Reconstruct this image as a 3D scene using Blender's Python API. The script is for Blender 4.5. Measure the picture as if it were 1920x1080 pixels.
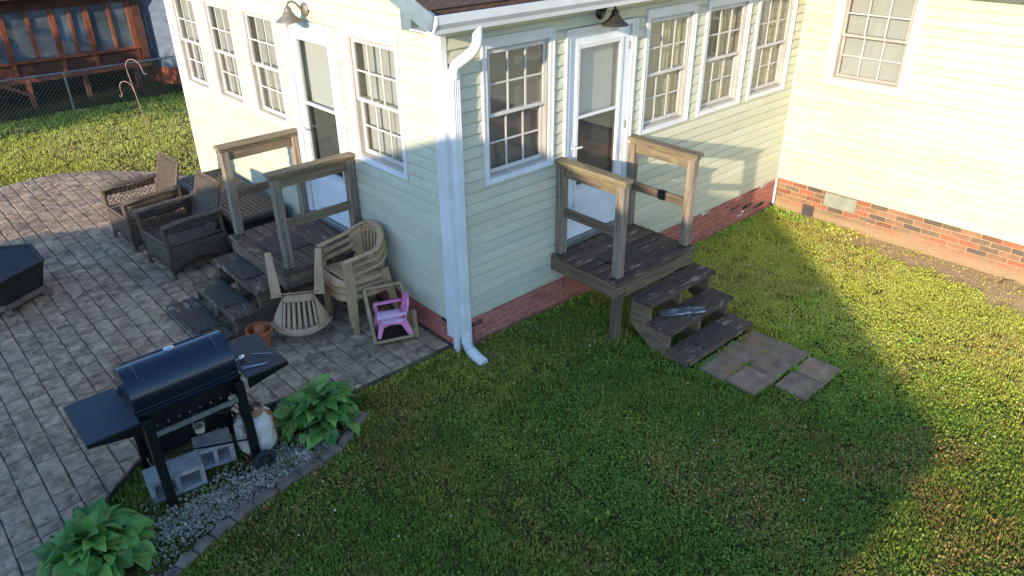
import bpy, bmesh, math, random
import numpy as np
from mathutils import Vector, Matrix, Euler
random.seed(7); RNG = np.random.default_rng(11)
rad = math.radians
SC = bpy.context.scene
COL = SC.collection
for o in list(bpy.data.objects): bpy.data.objects.remove(o)

# ------------------------------------------------------------ camera, sky, sun, exposure
CAM_P = Vector((-3.679, -4.899, 4.175)); YAW, PITCH, ROLL, FPX = 41.972, 28.614, -0.694, 1395.156
_f = Vector((math.sin(rad(YAW))*math.cos(rad(PITCH)), math.cos(rad(YAW))*math.cos(rad(PITCH)), -math.sin(rad(PITCH))))
_r = Vector((math.cos(rad(YAW)), -math.sin(rad(YAW)), 0)); _u = _r.cross(_f)
R2 = _r*math.cos(rad(ROLL)) + _u*math.sin(rad(ROLL)); U2 = -_r*math.sin(rad(ROLL)) + _u*math.cos(rad(ROLL))
cam = bpy.data.cameras.new('camera'); cam.lens = 36*FPX/1920; cam.sensor_width = 36; cam.clip_end = 500; cam.clip_start = .05
co = bpy.data.objects.new('camera', cam); COL.objects.link(co)
m = Matrix((R2, U2, -_f)).transposed().to_4x4(); m.translation = CAM_P; co.matrix_world = m
SC.camera = co

SUN_D = Vector((2.82, .90, -.81)).normalized()
w = bpy.data.worlds.new('World'); SC.world = w; w.use_nodes = True
nt = w.node_tree; nt.nodes.clear()
sky = nt.nodes.new('ShaderNodeTexSky'); sky.sky_type = 'NISHITA'; sky.sun_disc = False
sky.sun_elevation = math.asin(-SUN_D.z); sky.sun_rotation = math.atan2(-SUN_D.x, -SUN_D.y)
sky.air_density = 1.0; sky.dust_density = .4; sky.ozone_density = 5.0
bg = nt.nodes.new('ShaderNodeBackground'); bg.inputs[1].default_value = .15
wo = nt.nodes.new('ShaderNodeOutputWorld'); nt.links.new(sky.outputs[0], bg.inputs[0]); nt.links.new(bg.outputs[0], wo.inputs[0])
sl = bpy.data.lights.new('sun', 'SUN'); sl.energy = 2.15; sl.angle = rad(.5); sl.color = (1, .86, .66)
so = bpy.data.objects.new('sun', sl); COL.objects.link(so); so.rotation_euler = SUN_D.to_track_quat('-Z', 'Y').to_euler(); so.location = (-20, -8, 12)
SC.view_settings.view_transform = 'Standard'; SC.view_settings.look = 'None'; SC.view_settings.gamma = 1
SC.view_settings.use_curve_mapping = False; SC.view_settings.exposure = 1.68

# ------------------------------------------------------------ helpers
def rgb(h):                                  # sRGB hex -> linear
    v = [int(h[i:i+2], 16)/255 for i in (0, 2, 4)]
    return tuple((c/12.92 if c <= .04045 else ((c+.055)/1.055)**2.4) for c in v)
MATS = {}
def M(name, base, var=None, scale=6, stretch=(1, 1, 1), rough=.7, bump=0, bscale=None, bdist=.01, metal=0, spec=.5, rnd=0,
      island=0, layers=(), detail=8, lo=.35, hi=.65, coat=0, vein=None, brough=.6):
    """base/var mixed by noise; layers = (colour, scale, lo, hi, stretch); rnd/island = brightness spread per object / per loose piece"""
    mt = bpy.data.materials.new(name); mt.use_nodes = True; n = mt.node_tree; L = n.links
    b = n.nodes['Principled BSDF']; b.inputs['Roughness'].default_value = rough; b.inputs['Metallic'].default_value = metal
    b.inputs['Specular IOR Level'].default_value = spec; b.inputs['Coat Weight'].default_value = coat
    tc = n.nodes.new('ShaderNodeTexCoord')
    def noise(sc, st, det=detail, dist=0.):
        mp = n.nodes.new('ShaderNodeMapping'); mp.inputs['Scale'].default_value = st; L.new(tc.outputs['Object'], mp.inputs[0])
        if rnd or True:
            oi = n.nodes.new('ShaderNodeObjectInfo'); mu = n.nodes.new('ShaderNodeMath'); mu.operation = 'MULTIPLY'; mu.inputs[1].default_value = 37.
            L.new(oi.outputs['Random'], mu.inputs[0]); L.new(mu.outputs[0], mp.inputs['Location'])
        t = n.nodes.new('ShaderNodeTexNoise'); t.inputs['Scale'].default_value = sc; t.inputs['Detail'].default_value = det
        t.inputs['Distortion'].default_value = dist; t.inputs['Roughness'].default_value = brough
        L.new(mp.outputs[0], t.inputs['Vector']); return t.outputs['Fac']
    def ramp(f, a, c):
        r = n.nodes.new('ShaderNodeMapRange'); r.inputs['From Min'].default_value = a; r.inputs['From Max'].default_value = c
        L.new(f, r.inputs['Value']); return r.outputs[0]
    def mix(f, a, c):
        x = n.nodes.new('ShaderNodeMix'); x.data_type = 'RGBA'
        for s, v in ((x.inputs[6], a), (x.inputs[7], c)):
            if isinstance(v, tuple): s.default_value = (*v[:3], 1)
            else: L.new(v, s)
        L.new(f, x.inputs[0]); return x.outputs[2]
    col = base
    f0 = None
    if var is not None:
        f0 = noise(scale, stretch); col = mix(ramp(f0, lo, hi), base, var)
    for lc, ls, a, c, st in layers: col = mix(ramp(noise(ls, st), a, c), col, lc)
    if rnd or island:
        src = n.nodes.new('ShaderNodeObjectInfo').outputs['Random'] if rnd else n.nodes.new('ShaderNodeNewGeometry').outputs['Random Per Island']
        k = rnd or island
        r = n.nodes.new('ShaderNodeMapRange'); r.inputs['To Min'].default_value = 1-k; r.inputs['To Max'].default_value = 1+k; L.new(src, r.inputs[0])
        x = n.nodes.new('ShaderNodeMix'); x.data_type = 'RGBA'; x.blend_type = 'MULTIPLY'; x.inputs[0].default_value = 1
        if isinstance(col, tuple): x.inputs[6].default_value = (*col, 1)
        else: L.new(col, x.inputs[6])
        L.new(r.outputs[0], x.inputs[7]); col = x.outputs[2]
    if isinstance(col, tuple): b.inputs['Base Color'].default_value = (*col, 1)
    else: L.new(col, b.inputs['Base Color'])
    if bump:
        f = noise(bscale or scale, stretch)
        bp = n.nodes.new('ShaderNodeBump'); bp.inputs['Strength'].default_value = bump; bp.inputs['Distance'].default_value = bdist
        L.new(f, bp.inputs['Height']); L.new(bp.outputs[0], b.inputs['Normal'])
    MATS[name] = mt; return mt

class MB:
    def __init__(s): s.v = []; s.f = []
    def add(s, vs, fs):
        k = len(s.v); s.v += [tuple(v) for v in vs]; s.f += [tuple(i+k for i in f) for f in fs]; return s
    def hexa(s, p): return s.add(p, [(0, 3, 2, 1), (4, 5, 6, 7), (0, 1, 5, 4), (1, 2, 6, 5), (2, 3, 7, 6), (3, 0, 4, 7)])
    def box(s, x0, x1, y0, y1, z0, z1):
        x0, x1 = sorted((x0, x1)); y0, y1 = sorted((y0, y1)); z0, z1 = sorted((z0, z1))
        return s.hexa([(x0, y0, z0), (x1, y0, z0), (x1, y1, z0), (x0, y1, z0), (x0, y0, z1), (x1, y0, z1), (x1, y1, z1), (x0, y1, z1)])
    def bar(s, p, q, w, h, up=(0, 0, 1), w2=None, h2=None):
        p, q = Vector(p), Vector(q); d = (q-p).normalized(); up = Vector(up)
        sd = d.cross(up)
        if sd.length < 1e-4: sd = d.cross(Vector((0, 1, 0)))
        sd.normalize(); u = sd.cross(d)
        w2 = w if w2 is None else w2; h2 = h if h2 is None else h2
        P = lambda c, a, b: [c+sd*a*i/2+u*b*j/2 for i, j in ((-1, -1), (1, -1), (1, 1), (-1, 1))]
        A, B = P(p, w, h), P(q, w2, h2)
        return s.add(A+B, [(0, 1, 2, 3), (7, 6, 5, 4), (0, 4, 5, 1), (1, 5, 6, 2), (2, 6, 7, 3), (3, 7, 4, 0)])
    def tube(s, pts, r, n=8, ry=None, up=(0, 0, 1), cap=True):
        pts = [Vector(p) for p in pts]; k = len(s.v); N = len(pts)
        for i, p in enumerate(pts):
            d = (pts[min(i+1, N-1)]-pts[max(i-1, 0)]).normalized(); sd = d.cross(Vector(up))
            if sd.length < 1e-3: sd = d.cross(Vector((.3, 1, 0)))
            sd.normalize(); u = sd.cross(d)
            rr = r[i] if isinstance(r, (list, tuple)) else r; rb = rr if ry is None else (ry[i] if isinstance(ry, (list, tuple)) else ry)
            for j in range(n):
                a = 2*math.pi*(j+.5)/n; s.v.append(tuple(p+sd*rr*math.cos(a)+u*rb*math.sin(a)))
        for i in range(N-1):
            for j in range(n):
                a, b = k+i*n+j, k+i*n+(j+1) % n; s.f.append((a, b, b+n, a+n))
        if cap: s.f.append(tuple(k+j for j in range(n))[::-1]); s.f.append(tuple(k+(N-1)*n+j for j in range(n)))
        return s
    def lathe(s, prof, n=24, c=(0, 0, 0), axis='z'):
        k = len(s.v)
        for r, z in prof:
            for j in range(n):
                a = 2*math.pi*j/n; x, y = r*math.cos(a), r*math.sin(a)
                v = (x, y, z) if axis == 'z' else ((x, z, y) if axis == 'y' else (z, x, y))
                s.v.append((v[0]+c[0], v[1]+c[1], v[2]+c[2]))
        for i in range(len(prof)-1):
            for j in range(n):
                a, b = k+i*n+j, k+i*n+(j+1) % n; s.f.append((a, b, b+n, a+n))
        return s
    def prism(s, poly, f0, f1):           # poly list of 2d, f0/f1 map (a,b)->3d at both ends
        n = len(poly); A = [f0(*q) for q in poly]; B = [f1(*q) for q in poly]
        return s.add(A+B, [tuple(range(n))[::-1], tuple(range(n, 2*n))]+[(i, (i+1) % n, n+(i+1) % n, n+i) for i in range(n)])
    def grid(s, nu, nv, fn):
        k = len(s.v)
        for i in range(nu+1):
            for j in range(nv+1): s.v.append(tuple(fn(i/nu, j/nv)))
        for i in range(nu):
            for j in range(nv):
                a = k+i*(nv+1)+j; s.f.append((a, a+1, a+nv+2, a+nv+1))
        return s
    def xf(s, mat):
        s.v = [tuple(mat @ Vector(v)) for v in s.v]; return s
    def build(s, name, mat, parent=None, off=None, smooth=False, bevel=0, jit=0, solid=0, kind=None):
        o_ = Vector(off) if off is not None else Vector((0, 0, 0))
        vs = [tuple(Vector(v)-o_) for v in s.v]
        if jit: vs = [(a+random.uniform(-jit, jit), b+random.uniform(-jit, jit), c+random.uniform(-jit, jit)) for a, b, c in vs]
        me = bpy.data.meshes.new(name); me.from_pydata(vs, [], s.f); me.validate()
        bm = bmesh.new(); bm.from_mesh(me); bmesh.ops.recalc_face_normals(bm, faces=bm.faces)
        if bevel: bmesh.ops.bevel(bm, geom=[e for e in bm.edges if len(e.link_faces) == 2 and e.calc_face_angle(0) > .5], offset=bevel, segments=1, affect='EDGES')
        bm.to_mesh(me); bm.free()
        if smooth:
            me.polygons.foreach_set('use_smooth', [True]*len(me.polygons))
            if smooth != 'all':
                try: me.set_sharp_from_angle(angle=rad(40))
                except Exception: pass
        me.materials.append(MATS[mat] if isinstance(mat, str) else mat)
        ob = bpy.data.objects.new(name, me); COL.objects.link(ob)
        if parent is not None: ob.parent = parent
        if solid:
            md = ob.modifiers.new('solid', 'SOLIDIFY'); md.thickness = solid; md.offset = 0
        if kind: ob['kind'] = kind
        return ob

def tag(o, label, cat, group=None):
    o['label'] = label; o['category'] = cat
    if group: o['group'] = group
    return o
def thing(name, label, cat, loc=(0, 0, 0), rotz=0, group=None):
    o = bpy.data.objects.new(name, None); o.empty_display_size = .1; COL.objects.link(o); o.location = loc; o.rotation_euler = (0, 0, rotz)
    return tag(o, label, cat, group)
def dup(root, loc, rot, label, group=None):
    r = root.copy(); COL.objects.link(r); r.location = loc; r.rotation_euler = rot; r['label'] = label
    if group: r['group'] = group
    for ch in root.children:
        c = ch.copy(); COL.objects.link(c); c.parent = r
        for g in ch.children: d = g.copy(); COL.objects.link(d); d.parent = c
    return r

# ------------------------------------------------------------ materials
SID = rgb('e9e3b6')
M('siding', rgb('cac6ad'), rgb('c1bd9f'), 1.2, (1, 1, 3), rough=.42, bump=.05, bscale=60, bdist=.003, rnd=.04,
  layers=[(rgb('bcc0a8'), 1.6, .5, .75, (1, 1, .6)), (rgb('b3ab88'), 7, .62, .85, (.5, .5, 1.5))])
M('white', rgb('dddbd6'), rgb('d0cec8'), 3, rough=.4, layers=[(rgb('b9b5a8'), 14, .68, .9, (1, 1, .5))])
M('vinyl', rgb('b3aa9d'), rgb('a0978a'), 4, rough=.45)
M('vinyl2', rgb('cdc8be'), rgb('bdb7ac'), 4, rough=.45)
M('rake_metal', rgb('83908f'), rgb('66757b'), 5, rough=.4, layers=[(rgb('6f6f66'), 9, .62, .75, (1, 1, 1))])
M('dark_metal', rgb('4b4f52'), rough=.5)
M('interior', rgb('5a5248'), rough=.9)
M('curtain', rgb('d9c9a0'), rgb('b7a67e'), 9, (1, 1, .15), rough=.9)
M('curtain_grey', rgb('dcd9d0'), rgb('bfbbb1'), 9, (1, 1, .15), rough=.9)
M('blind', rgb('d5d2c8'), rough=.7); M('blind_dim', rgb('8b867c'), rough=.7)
M('blind_lit', rgb('e2e0d6'), rough=.7)
M('door_paint', rgb('e6e7e6'), rgb('d5d8d8'), 2, rough=.35)
WD = dict(rough=.85, bump=.55, bdist=.006, brough=.7)
for ax, st in (('x', (.7, 14, 14)), ('y', (14, .7, 14)), ('z', (14, 14, .7))):
    M('post_'+ax, rgb('a48d74'), rgb('4f443a'), 3.2, st, rnd=.14, layers=[(rgb('8d8878'), 2.2, .45, .7, st), (rgb('3c342b'), 4.5, .62, .74, st), (rgb('8a7f4c'), 3, .6, .8, (1, 1, 1))], **WD)
    M('rail_'+ax, rgb('948062'), rgb('594c3c'), 3.2, st, rnd=.14, layers=[(rgb('8d8a4e'), 3.2, .52, .72, (1, 1, 1)), (rgb('37302a'), 4.5, .6, .74, st)], **WD)
    M('deck_'+ax, rgb('6a5442'), rgb('3a2c22'), 3, st, rnd=.25, layers=[(rgb('a8927a'), 2.6, .56, .64, tuple(.42*s if s > 1 else s*2.2 for s in st)), (rgb('241e1b'), 5, .55, .7, st), (rgb('65622f'), 2.5, .58, .76, (1, 1, 1))], **WD)
    M('skirt_'+ax, rgb('846f57'), rgb('524434'), 3, st, rnd=.15, layers=[(rgb('70704c'), 2.2, .55, .75, (1, 1, 1)), (rgb('2d2722'), 5, .6, .75, st)], **WD)
M('mat_rubber', rgb('5a4c40'), rgb('3c3128'), 30, rough=.95, bump=.5, bscale=120, bdist=.004)
M('brick_wing', rgb('b76f5e'), rgb('98574a'), 14, rough=.9, bump=.35, bscale=60, bdist=.004, rnd=.13)
M('brick_white', rgb('d8d5d0'), rgb('9d5a4e'), 9, rough=.9, bump=.3, bscale=60, lo=.44, hi=.52)
M('brick_black', rgb('2c2423'), rgb('92524a'), 9, rough=.9, bump=.3, bscale=60, lo=.44, hi=.58)
M('mortar_wing', rgb('bf9c8c'), rgb('a87a6a'), 20, rough=.95, bump=.3, bscale=80)
for i, c in enumerate(('ad6a4c', '9d7557', '7d6852', '8e5e45', '6c5d4e')):
    M('brick_main%d' % i, rgb(c), tuple(x*.75 for x in rgb(c)), 16, rough=.9, bump=.3, bscale=60, bdist=.004, rnd=.12, layers=[(rgb('bf9468'), 6, .6, .85, (1, 1, 1))])
M('mortar_main', rgb('c9a680'), rgb('a88763'), 15, rough=.95, bump=.3, bscale=80)
def mud(name):                                         # dried mud splashed up from the bare earth
    n = MATS[name].node_tree; L = n.links; bs = n.nodes['Principled BSDF']; src = bs.inputs['Base Color'].links[0].from_socket
    ge = n.nodes.new('ShaderNodeNewGeometry'); sx = n.nodes.new('ShaderNodeSeparateXYZ'); L.new(ge.outputs['Position'], sx.inputs[0])
    nz = n.nodes.new('ShaderNodeTexNoise'); nz.inputs['Scale'].default_value = 2.2; nz.inputs['Detail'].default_value = 6; L.new(ge.outputs['Position'], nz.inputs['Vector'])
    ad = n.nodes.new('ShaderNodeMath'); ad.operation = 'MULTIPLY_ADD'; ad.inputs[1].default_value = -.35; L.new(nz.outputs['Fac'], ad.inputs[0]); L.new(sx.outputs['Z'], ad.inputs[2])
    mr = n.nodes.new('ShaderNodeMapRange'); mr.inputs[1].default_value = -.10; mr.inputs[2].default_value = .06; mr.inputs[3].default_value = .95; mr.inputs[4].default_value = 0; L.new(ad.outputs[0], mr.inputs[0])
    x = n.nodes.new('ShaderNodeMix'); x.data_type = 'RGBA'; L.new(mr.outputs[0], x.inputs[0]); L.new(src, x.inputs[6]); x.inputs[7].default_value = (*rgb('a38766'), 1); L.new(x.outputs[2], bs.inputs['Base Color'])
mud('mortar_main')
for i in range(5): mud('brick_main%d' % i)
M('shingle', rgb('614735'), rgb('3c2b20'), 40, rough=.95, bump=.5, bscale=150, bdist=.004, rnd=.2)
M('stone', rgb('c2a27f'), rgb('80664e'), 9, rough=.86, bump=.9, bscale=11, bdist=.02, rnd=.12, brough=.62,
  layers=[(rgb('a88f74'), 2.2, .5, .75, (1, 1, 1)), (rgb('453d36'), 16, .56, .72, (1, .6, 1)), (rgb('bbae9c'), 26, .66, .78, (1, 1, 1))])
M('stone_far', rgb('c2a27f'), rgb('80664e'), 9, rough=.86, bump=.9, bscale=11, bdist=.02, island=.14,
  layers=[(rgb('a88f74'), 2.2, .5, .75, (1, 1, 1)), (rgb('453d36'), 16, .56, .72, (1, .6, 1)), (rgb('bbae9c'), 26, .66, .78, (1, 1, 1))])
def stain(name, colour, sc, lo, hi, amt, seed):          # weathering that runs on from piece to piece
    n = MATS[name].node_tree; L = n.links; bs = n.nodes['Principled BSDF']; src = bs.inputs['Base Color'].links[0].from_socket
    ge = n.nodes.new('ShaderNodeNewGeometry'); nz = n.nodes.new('ShaderNodeTexNoise'); nz.noise_dimensions = '4D'; nz.inputs['W'].default_value = seed; nz.inputs['Scale'].default_value = sc; nz.inputs['Detail'].default_value = 7; nz.inputs['Roughness'].default_value = .62
    L.new(ge.outputs['Position'], nz.inputs['Vector'])
    mr = n.nodes.new('ShaderNodeMapRange'); mr.inputs[1].default_value = lo; mr.inputs[2].default_value = hi; mr.inputs[4].default_value = amt; L.new(nz.outputs['Fac'], mr.inputs[0])
    x = n.nodes.new('ShaderNodeMix'); x.data_type = 'RGBA'; L.new(mr.outputs[0], x.inputs[0]); L.new(src, x.inputs[6]); x.inputs[7].default_value = (*rgb(colour), 1); L.new(x.outputs[2], bs.inputs['Base Color'])
for q in ('stone', 'stone_far'):
    stain(q, '4a3b30', 1.3, .5, .7, .5, 1.); stain(q, '8d6446', 1.0, .56, .72, .55, 5.); stain(q, '2e2823', 5.5, .56, .7, .6, 9.); stain(q, 'cdbfa9', 9., .66, .74, .5, 13.)
stain('siding', 'a9a98c', .8, .52, .72, .3, 3.); stain('siding', '8f8f74', 4.5, .6, .8, .5, 7.)
M('slab', rgb('5a4f44'), rgb('38302a'), 8, rough=.95, bump=.5, bscale=40, layers=[(rgb('7a5f44'), 3, .5, .7, (1, 1, 1))])
M('concrete', rgb('a8a29a'), rgb('86817a'), 12, rough=.95, bump=.7, bscale=70, bdist=.006, layers=[(rgb('a9a59e'), 30, .6, .75, (1, 1, 1))])
M('paver', rgb('a1866b'), rgb('77624f'), 8, rough=.92, bump=.4, bscale=60, bdist=.005, rnd=.15, layers=[(rgb('a0744c'), 3.5, .5, .7, (1, 1, 1)), (rgb('a49b90'), 40, .66, .78, (1, 1, 1))])
M('edging', rgb('8a7260'), rgb('5f5145'), 9, rough=.95, bump=.6, bscale=50, bdist=.006, rnd=.15, layers=[(rgb('6c6a48'), 5, .56, .75, (1, 1, 1))])
M('gravel', rgb('b3a08a'), rgb('776857'), 8, rough=.8, island=.5)
M('terracotta', rgb('b5653f'), rgb('96502f'), 6, rough=.85, layers=[(rgb('c58a68'), 14, .62, .8, (1, 1, 1))])
M('soil', rgb('4a3a2b'), rgb('2c231a'), 18, rough=1, bump=.8, bscale=40)
M('tan_plastic', rgb('bd9871'), rgb('a4825e'), 4, rough=.5, rnd=.06, layers=[(rgb('82735f'), 9, .62, .85, (1, 1, 1))])
M('tan_frame', rgb('a98f68'), rgb('8f7753'), 6, rough=.6, layers=[(rgb('6e5c40'), 14, .62, .8, (1, 1, 1))])
M('pink', rgb('ea8fb4'), rgb('d9799f'), 5, rough=.45)
M('pink_pale', rgb('e8c2d0'), rgb('dba9bc'), 8, rough=.5)
M('grill_black', rgb('0c0c0e'), rgb('141416'), 8, rough=.32, coat=.3)
M('grill_lid', rgb('0d1320'), rgb('141b28'), 3, rough=.24, coat=.4, bump=.05, bscale=9, layers=[(rgb('23252a'), 6, .58, .8, (1, 2, 2))])
M('grill_shelf', rgb('24262c'), rgb('1b1d22'), 5, rough=.5)
M('grill_rust', rgb('191817'), rgb('2a2420'), 12, rough=.7)
M('galv', rgb('a3a39c'), rgb('7f7f7a'), 20, rough=.45, metal=.7)
M('chrome', rgb('d8d8d6'), rough=.2, metal=.9)
M('cup', rgb('b8a48a'), rgb('6d4a2c'), 14, rough=.6, lo=.45, hi=.6)
M('rubber', rgb('1d1e20'), rgb('2e2f31'), 20, rough=.85)
M('tank_white', rgb('d9d4cb'), rgb('c3b6a3'), 5, rough=.5, bump=.1, bscale=30, layers=[(rgb('8b5a35'), 7, .53, .62, (1, 1, .35)), (rgb('a89a86'), 16, .6, .8, (1, 1, .3))])
M('tank_rust', rgb('8a5a3a'), rgb('b3977d'), 9, rough=.8, bump=.3, bscale=40)
M('brass', rgb('6d6252'), rough=.45, metal=.7)
M('lamp_metal', rgb('8d8578'), rgb('6f685d'), 8, rough=.55, metal=.3)
M('lamp_dark', rgb('4a453e'), rgb('37332e'), 8, rough=.5, metal=.4)
M('hook', rgb('b98d80'), rgb('8c6a60'), 12, rough=.6)
M('red_wood', rgb('9c5536'), rgb('6e3a26'), 6, (3, 3, .6), rough=.8, rnd=.12)
M('red_wood_dark', rgb('6b4330'), rgb('4c2f22'), 5, rough=.85)
M('blue_siding', rgb('64707f'), rgb('4f5c6c'), 4, rough=.6, rnd=.05)
M('roof_dark', rgb('4a3a34'), rough=.95)
M('neigh', rgb('c9c2b2'), rgb('b8b09f'), 3, rough=.7)
M('bark', rgb('5b4a3a'), rgb('3d3127'), 12, (1, 1, .3), rough=.95, bump=.7)
M('leaf_tree', rgb('4f6b2c'), rgb('33491d'), 3, rough=.6, island=.3)
M('wood_white', rgb('6f6c68'), rgb('3d3a38'), 6, (1, 9, 9), rough=.85, bump=.5, layers=[(rgb('b4b3b0'), 9, .55, .62, (1, 5, 5))])
M('twig', rgb('7a6a58'), rough=.9)
M('petal', rgb('e9e7dc'), rough=.8)
M('vent', rgb('6e5c58'), rgb('574946'), 20, rough=.6, metal=.3)
M('panel_grey', rgb('9a9a86'), rgb('86887a'), 6, rough=.85)
M('lid_resin', rgb('5c5246'), rgb('453d34'), 12, rough=.5)

def wicker(name, a, b, sc=150):
    mt = M(name, a, b, 30, rough=.65); n = mt.node_tree; L = n.links; bs = n.nodes['Principled BSDF']
    tc = n.nodes.new('ShaderNodeTexCoord'); ck = n.nodes.new('ShaderNodeTexChecker'); ck.inputs['Scale'].default_value = sc
    L.new(tc.outputs['Object'], ck.inputs['Vector'])
    wv = n.nodes.new('ShaderNodeTexWave'); wv.inputs['Scale'].default_value = sc/6; wv.bands_direction = 'Z'; L.new(tc.outputs['Object'], wv.inputs['Vector'])
    ad = n.nodes.new('ShaderNodeMath'); ad.operation = 'ADD'; L.new(ck.outputs['Fac'], ad.inputs[0]); L.new(wv.outputs['Fac'], ad.inputs[1])
    bp = n.nodes.new('ShaderNodeBump'); bp.inputs['Strength'].default_value = .7; bp.inputs['Distance'].default_value = .006
    L.new(ad.outputs[0], bp.inputs['Height']); L.new(bp.outputs[0], bs.inputs['Normal'])
    src = bs.inputs['Base Color'].links[0].from_socket
    mr = n.nodes.new('ShaderNodeMapRange'); mr.inputs['From Max'].default_value = 2; mr.inputs['To Min'].default_value = .5; mr.inputs['To Max'].default_value = 1.15; L.new(ad.outputs[0], mr.inputs[0])
    x = n.nodes.new('ShaderNodeMix'); x.data_type = 'RGBA'; x.blend_type = 'MULTIPLY'; x.inputs[0].default_value = 1
    L.new(src, x.inputs[6]); L.new(mr.outputs[0], x.inputs[7]); L.new(x.outputs[2], bs.inputs['Base Color'])
wicker('wicker', rgb('6f5e4b'), rgb('4e4133'), 90)
wicker('wicker_dark', rgb('352d27'), rgb('241e1a'), 70)
M('wicker_plain', rgb('6c5a47'), rgb('493c2f'), 60, rough=.65, bump=.4, bscale=120, bdist=.004)
M('lid_plain', rgb('554c42'), rgb('443c34'), 30, rough=.5)

def glass(name, tint, fac):
    mt = bpy.data.materials.new(name); mt.use_nodes = True; n = mt.node_tree; n.nodes.clear(); L = n.links
    o = n.nodes.new('ShaderNodeOutputMaterial'); t = n.nodes.new('ShaderNodeBsdfTransparent'); t.inputs[0].default_value = (*tint, 1)
    g = n.nodes.new('ShaderNodeBsdfGlossy'); g.inputs['Roughness'].default_value = .03
    fr = n.nodes.new('ShaderNodeLayerWeight'); fr.inputs[0].default_value = .5
    pw_ = n.nodes.new('ShaderNodeMath'); pw_.operation = 'POWER'; pw_.inputs[1].default_value = 3.5; L.new(fr.outputs['Facing'], pw_.inputs[0])
    ad = n.nodes.new('ShaderNodeMath'); ad.operation = 'MULTIPLY_ADD'; ad.inputs[1].default_value = .7; ad.inputs[2].default_value = fac; L.new(pw_.outputs[0], ad.inputs[0])
    x = n.nodes.new('ShaderNodeMixShader'); L.new(ad.outputs[0], x.inputs[0]); L.new(t.outputs[0], x.inputs[1]); L.new(g.outputs[0], x.inputs[2]); L.new(x.outputs[0], o.inputs[0])
    MATS[name] = mt
glass('glass', (.86, .87, .86), .05)
glass('screen_glass', (.55, .56, .56), .05)
glass('bulb_glass', (.95, .9, .8), .05)

def attr_mat(name, rough=.75, transl=.25):
    mt = bpy.data.materials.new(name); mt.use_nodes = True; n = mt.node_tree; L = n.links; b = n.nodes['Principled BSDF']
    a = n.nodes.new('ShaderNodeAttribute'); a.attribute_name = 'col'; L.new(a.outputs['Color'], b.inputs['Base Color'])
    b.inputs['Roughness'].default_value = rough; b.inputs['Specular IOR Level'].default_value = .25
    if transl:
        t = n.nodes.new('ShaderNodeBsdfTranslucent'); L.new(a.outputs['Color'], t.inputs[0])
        x = n.nodes.new('ShaderNodeMixShader'); x.inputs[0].default_value = transl; L.new(b.outputs[0], x.inputs[1]); L.new(t.outputs[0], x.inputs[2])
        L.new(x.outputs[0], n.nodes['Material Output'].inputs[0])
    MATS[name] = mt; return mt
attr_mat('grass_leaf')
M('porch_film', rgb('7f8a92'), rgb('4d565c'), 2.2, rough=.3); MATS['porch_film'].node_tree.nodes['Principled BSDF'].inputs['Alpha'].default_value = .55

# ------------------------------------------------------------ dimensions of the place
W, D = 5.802, 6.037
ZSB, ZB, ZT, DT = .476, 1.771, 3.045, 2.99
PZ = .21                                             # patio level
def sstep(a, b, x): t = np.clip((x-a)/(b-a), 0, 1); return t*t*(3-2*t)
def vnoise(x, y, sc, seed):
    x = np.asarray(x, float)*sc+seed*13.7; y = np.asarray(y, float)*sc+seed*7.3
    xi, yi = np.floor(x), np.floor(y); fx, fy = x-xi, y-yi; fx = fx*fx*(3-2*fx); fy = fy*fy*(3-2*fy)
    h = lambda a, b: np.modf(np.abs(np.sin(a*127.1+b*311.7+seed*17.)*43758.5453))[0]
    return (h(xi, yi)*(1-fx)+h(xi+1, yi)*fx)*(1-fy)+(h(xi, yi+1)*(1-fx)+h(xi+1, yi+1)*fx)*fy
def fbm(x, y, sc, seed): return .55*vnoise(x, y, sc, seed)+.3*vnoise(x, y, sc*2.3, seed+1)+.15*vnoise(x, y, sc*5.1, seed+2)
def gz(x, y):
    x = np.asarray(x, float); y = np.asarray(y, float)
    z = .13-.033*np.clip(x-.3, 0, 3.6)
    z = np.where(y > 5.5, .16-.26*sstep(7.5, 13., y), z)
    z = np.where((x < -1.1) & (y < 5.5), .13+.02*sstep(-1.1, -2, x), z)
    return z+.02*(fbm(x, y, 1.1, 3)-.5)
PATIO = [(0, .07), (-1.25, .07), (-1.5, .36), (-2.2, .46), (-2.8, .47), (-3.1, .24), (-3.35, .0), (-3.75, -.35), (-4.6, -.8), (-5.6, -.8), (-5.6, 5.2), (-4.8, 6.6), (-3.9, 7.5),
         (-3.0, 8.0), (-2.3, 8.2), (-1.8, 8.3), (-1.4, 8.22), (-.87, 7.88), (-.39, 7.35), (-.05, 6.85), (0, 6.3)]
def inpoly(poly, x, y):
    x = np.asarray(x, float); y = np.asarray(y, float); c = np.zeros(x.shape, bool); n = len(poly)
    for i in range(n):
        (x1, y1), (x2, y2) = poly[i], poly[i-1]
        t = ((y1 > y) != (y2 > y)) & (x < (x2-x1)*(y-y1)/((y2-y1) or 1e-12)+x1); c ^= t
    return c
EDGE = [(-1.2, -.22), (-1.6, -.5), (-2.0, -.57), (-2.4, -.62), (-2.75, -.72), (-3.03, -.84), (-3.4, -1.06), (-3.8, -1.3)]
BED = [(-1.25, .07), (-1.5, .36), (-2.2, .46), (-2.8, .47), (-3.1, .24), (-3.35, .0), (-3.75, -.35), (-4.3, -.7), (-3.8, -1.25)]+EDGE[::-1][1:]
def proj_np(P):
    d = P-np.array(CAM_P); z = d@np.array(_f); return 960+FPX*(d@np.array(R2))/z, 540-FPX*(d@np.array(U2))/z, z

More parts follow.
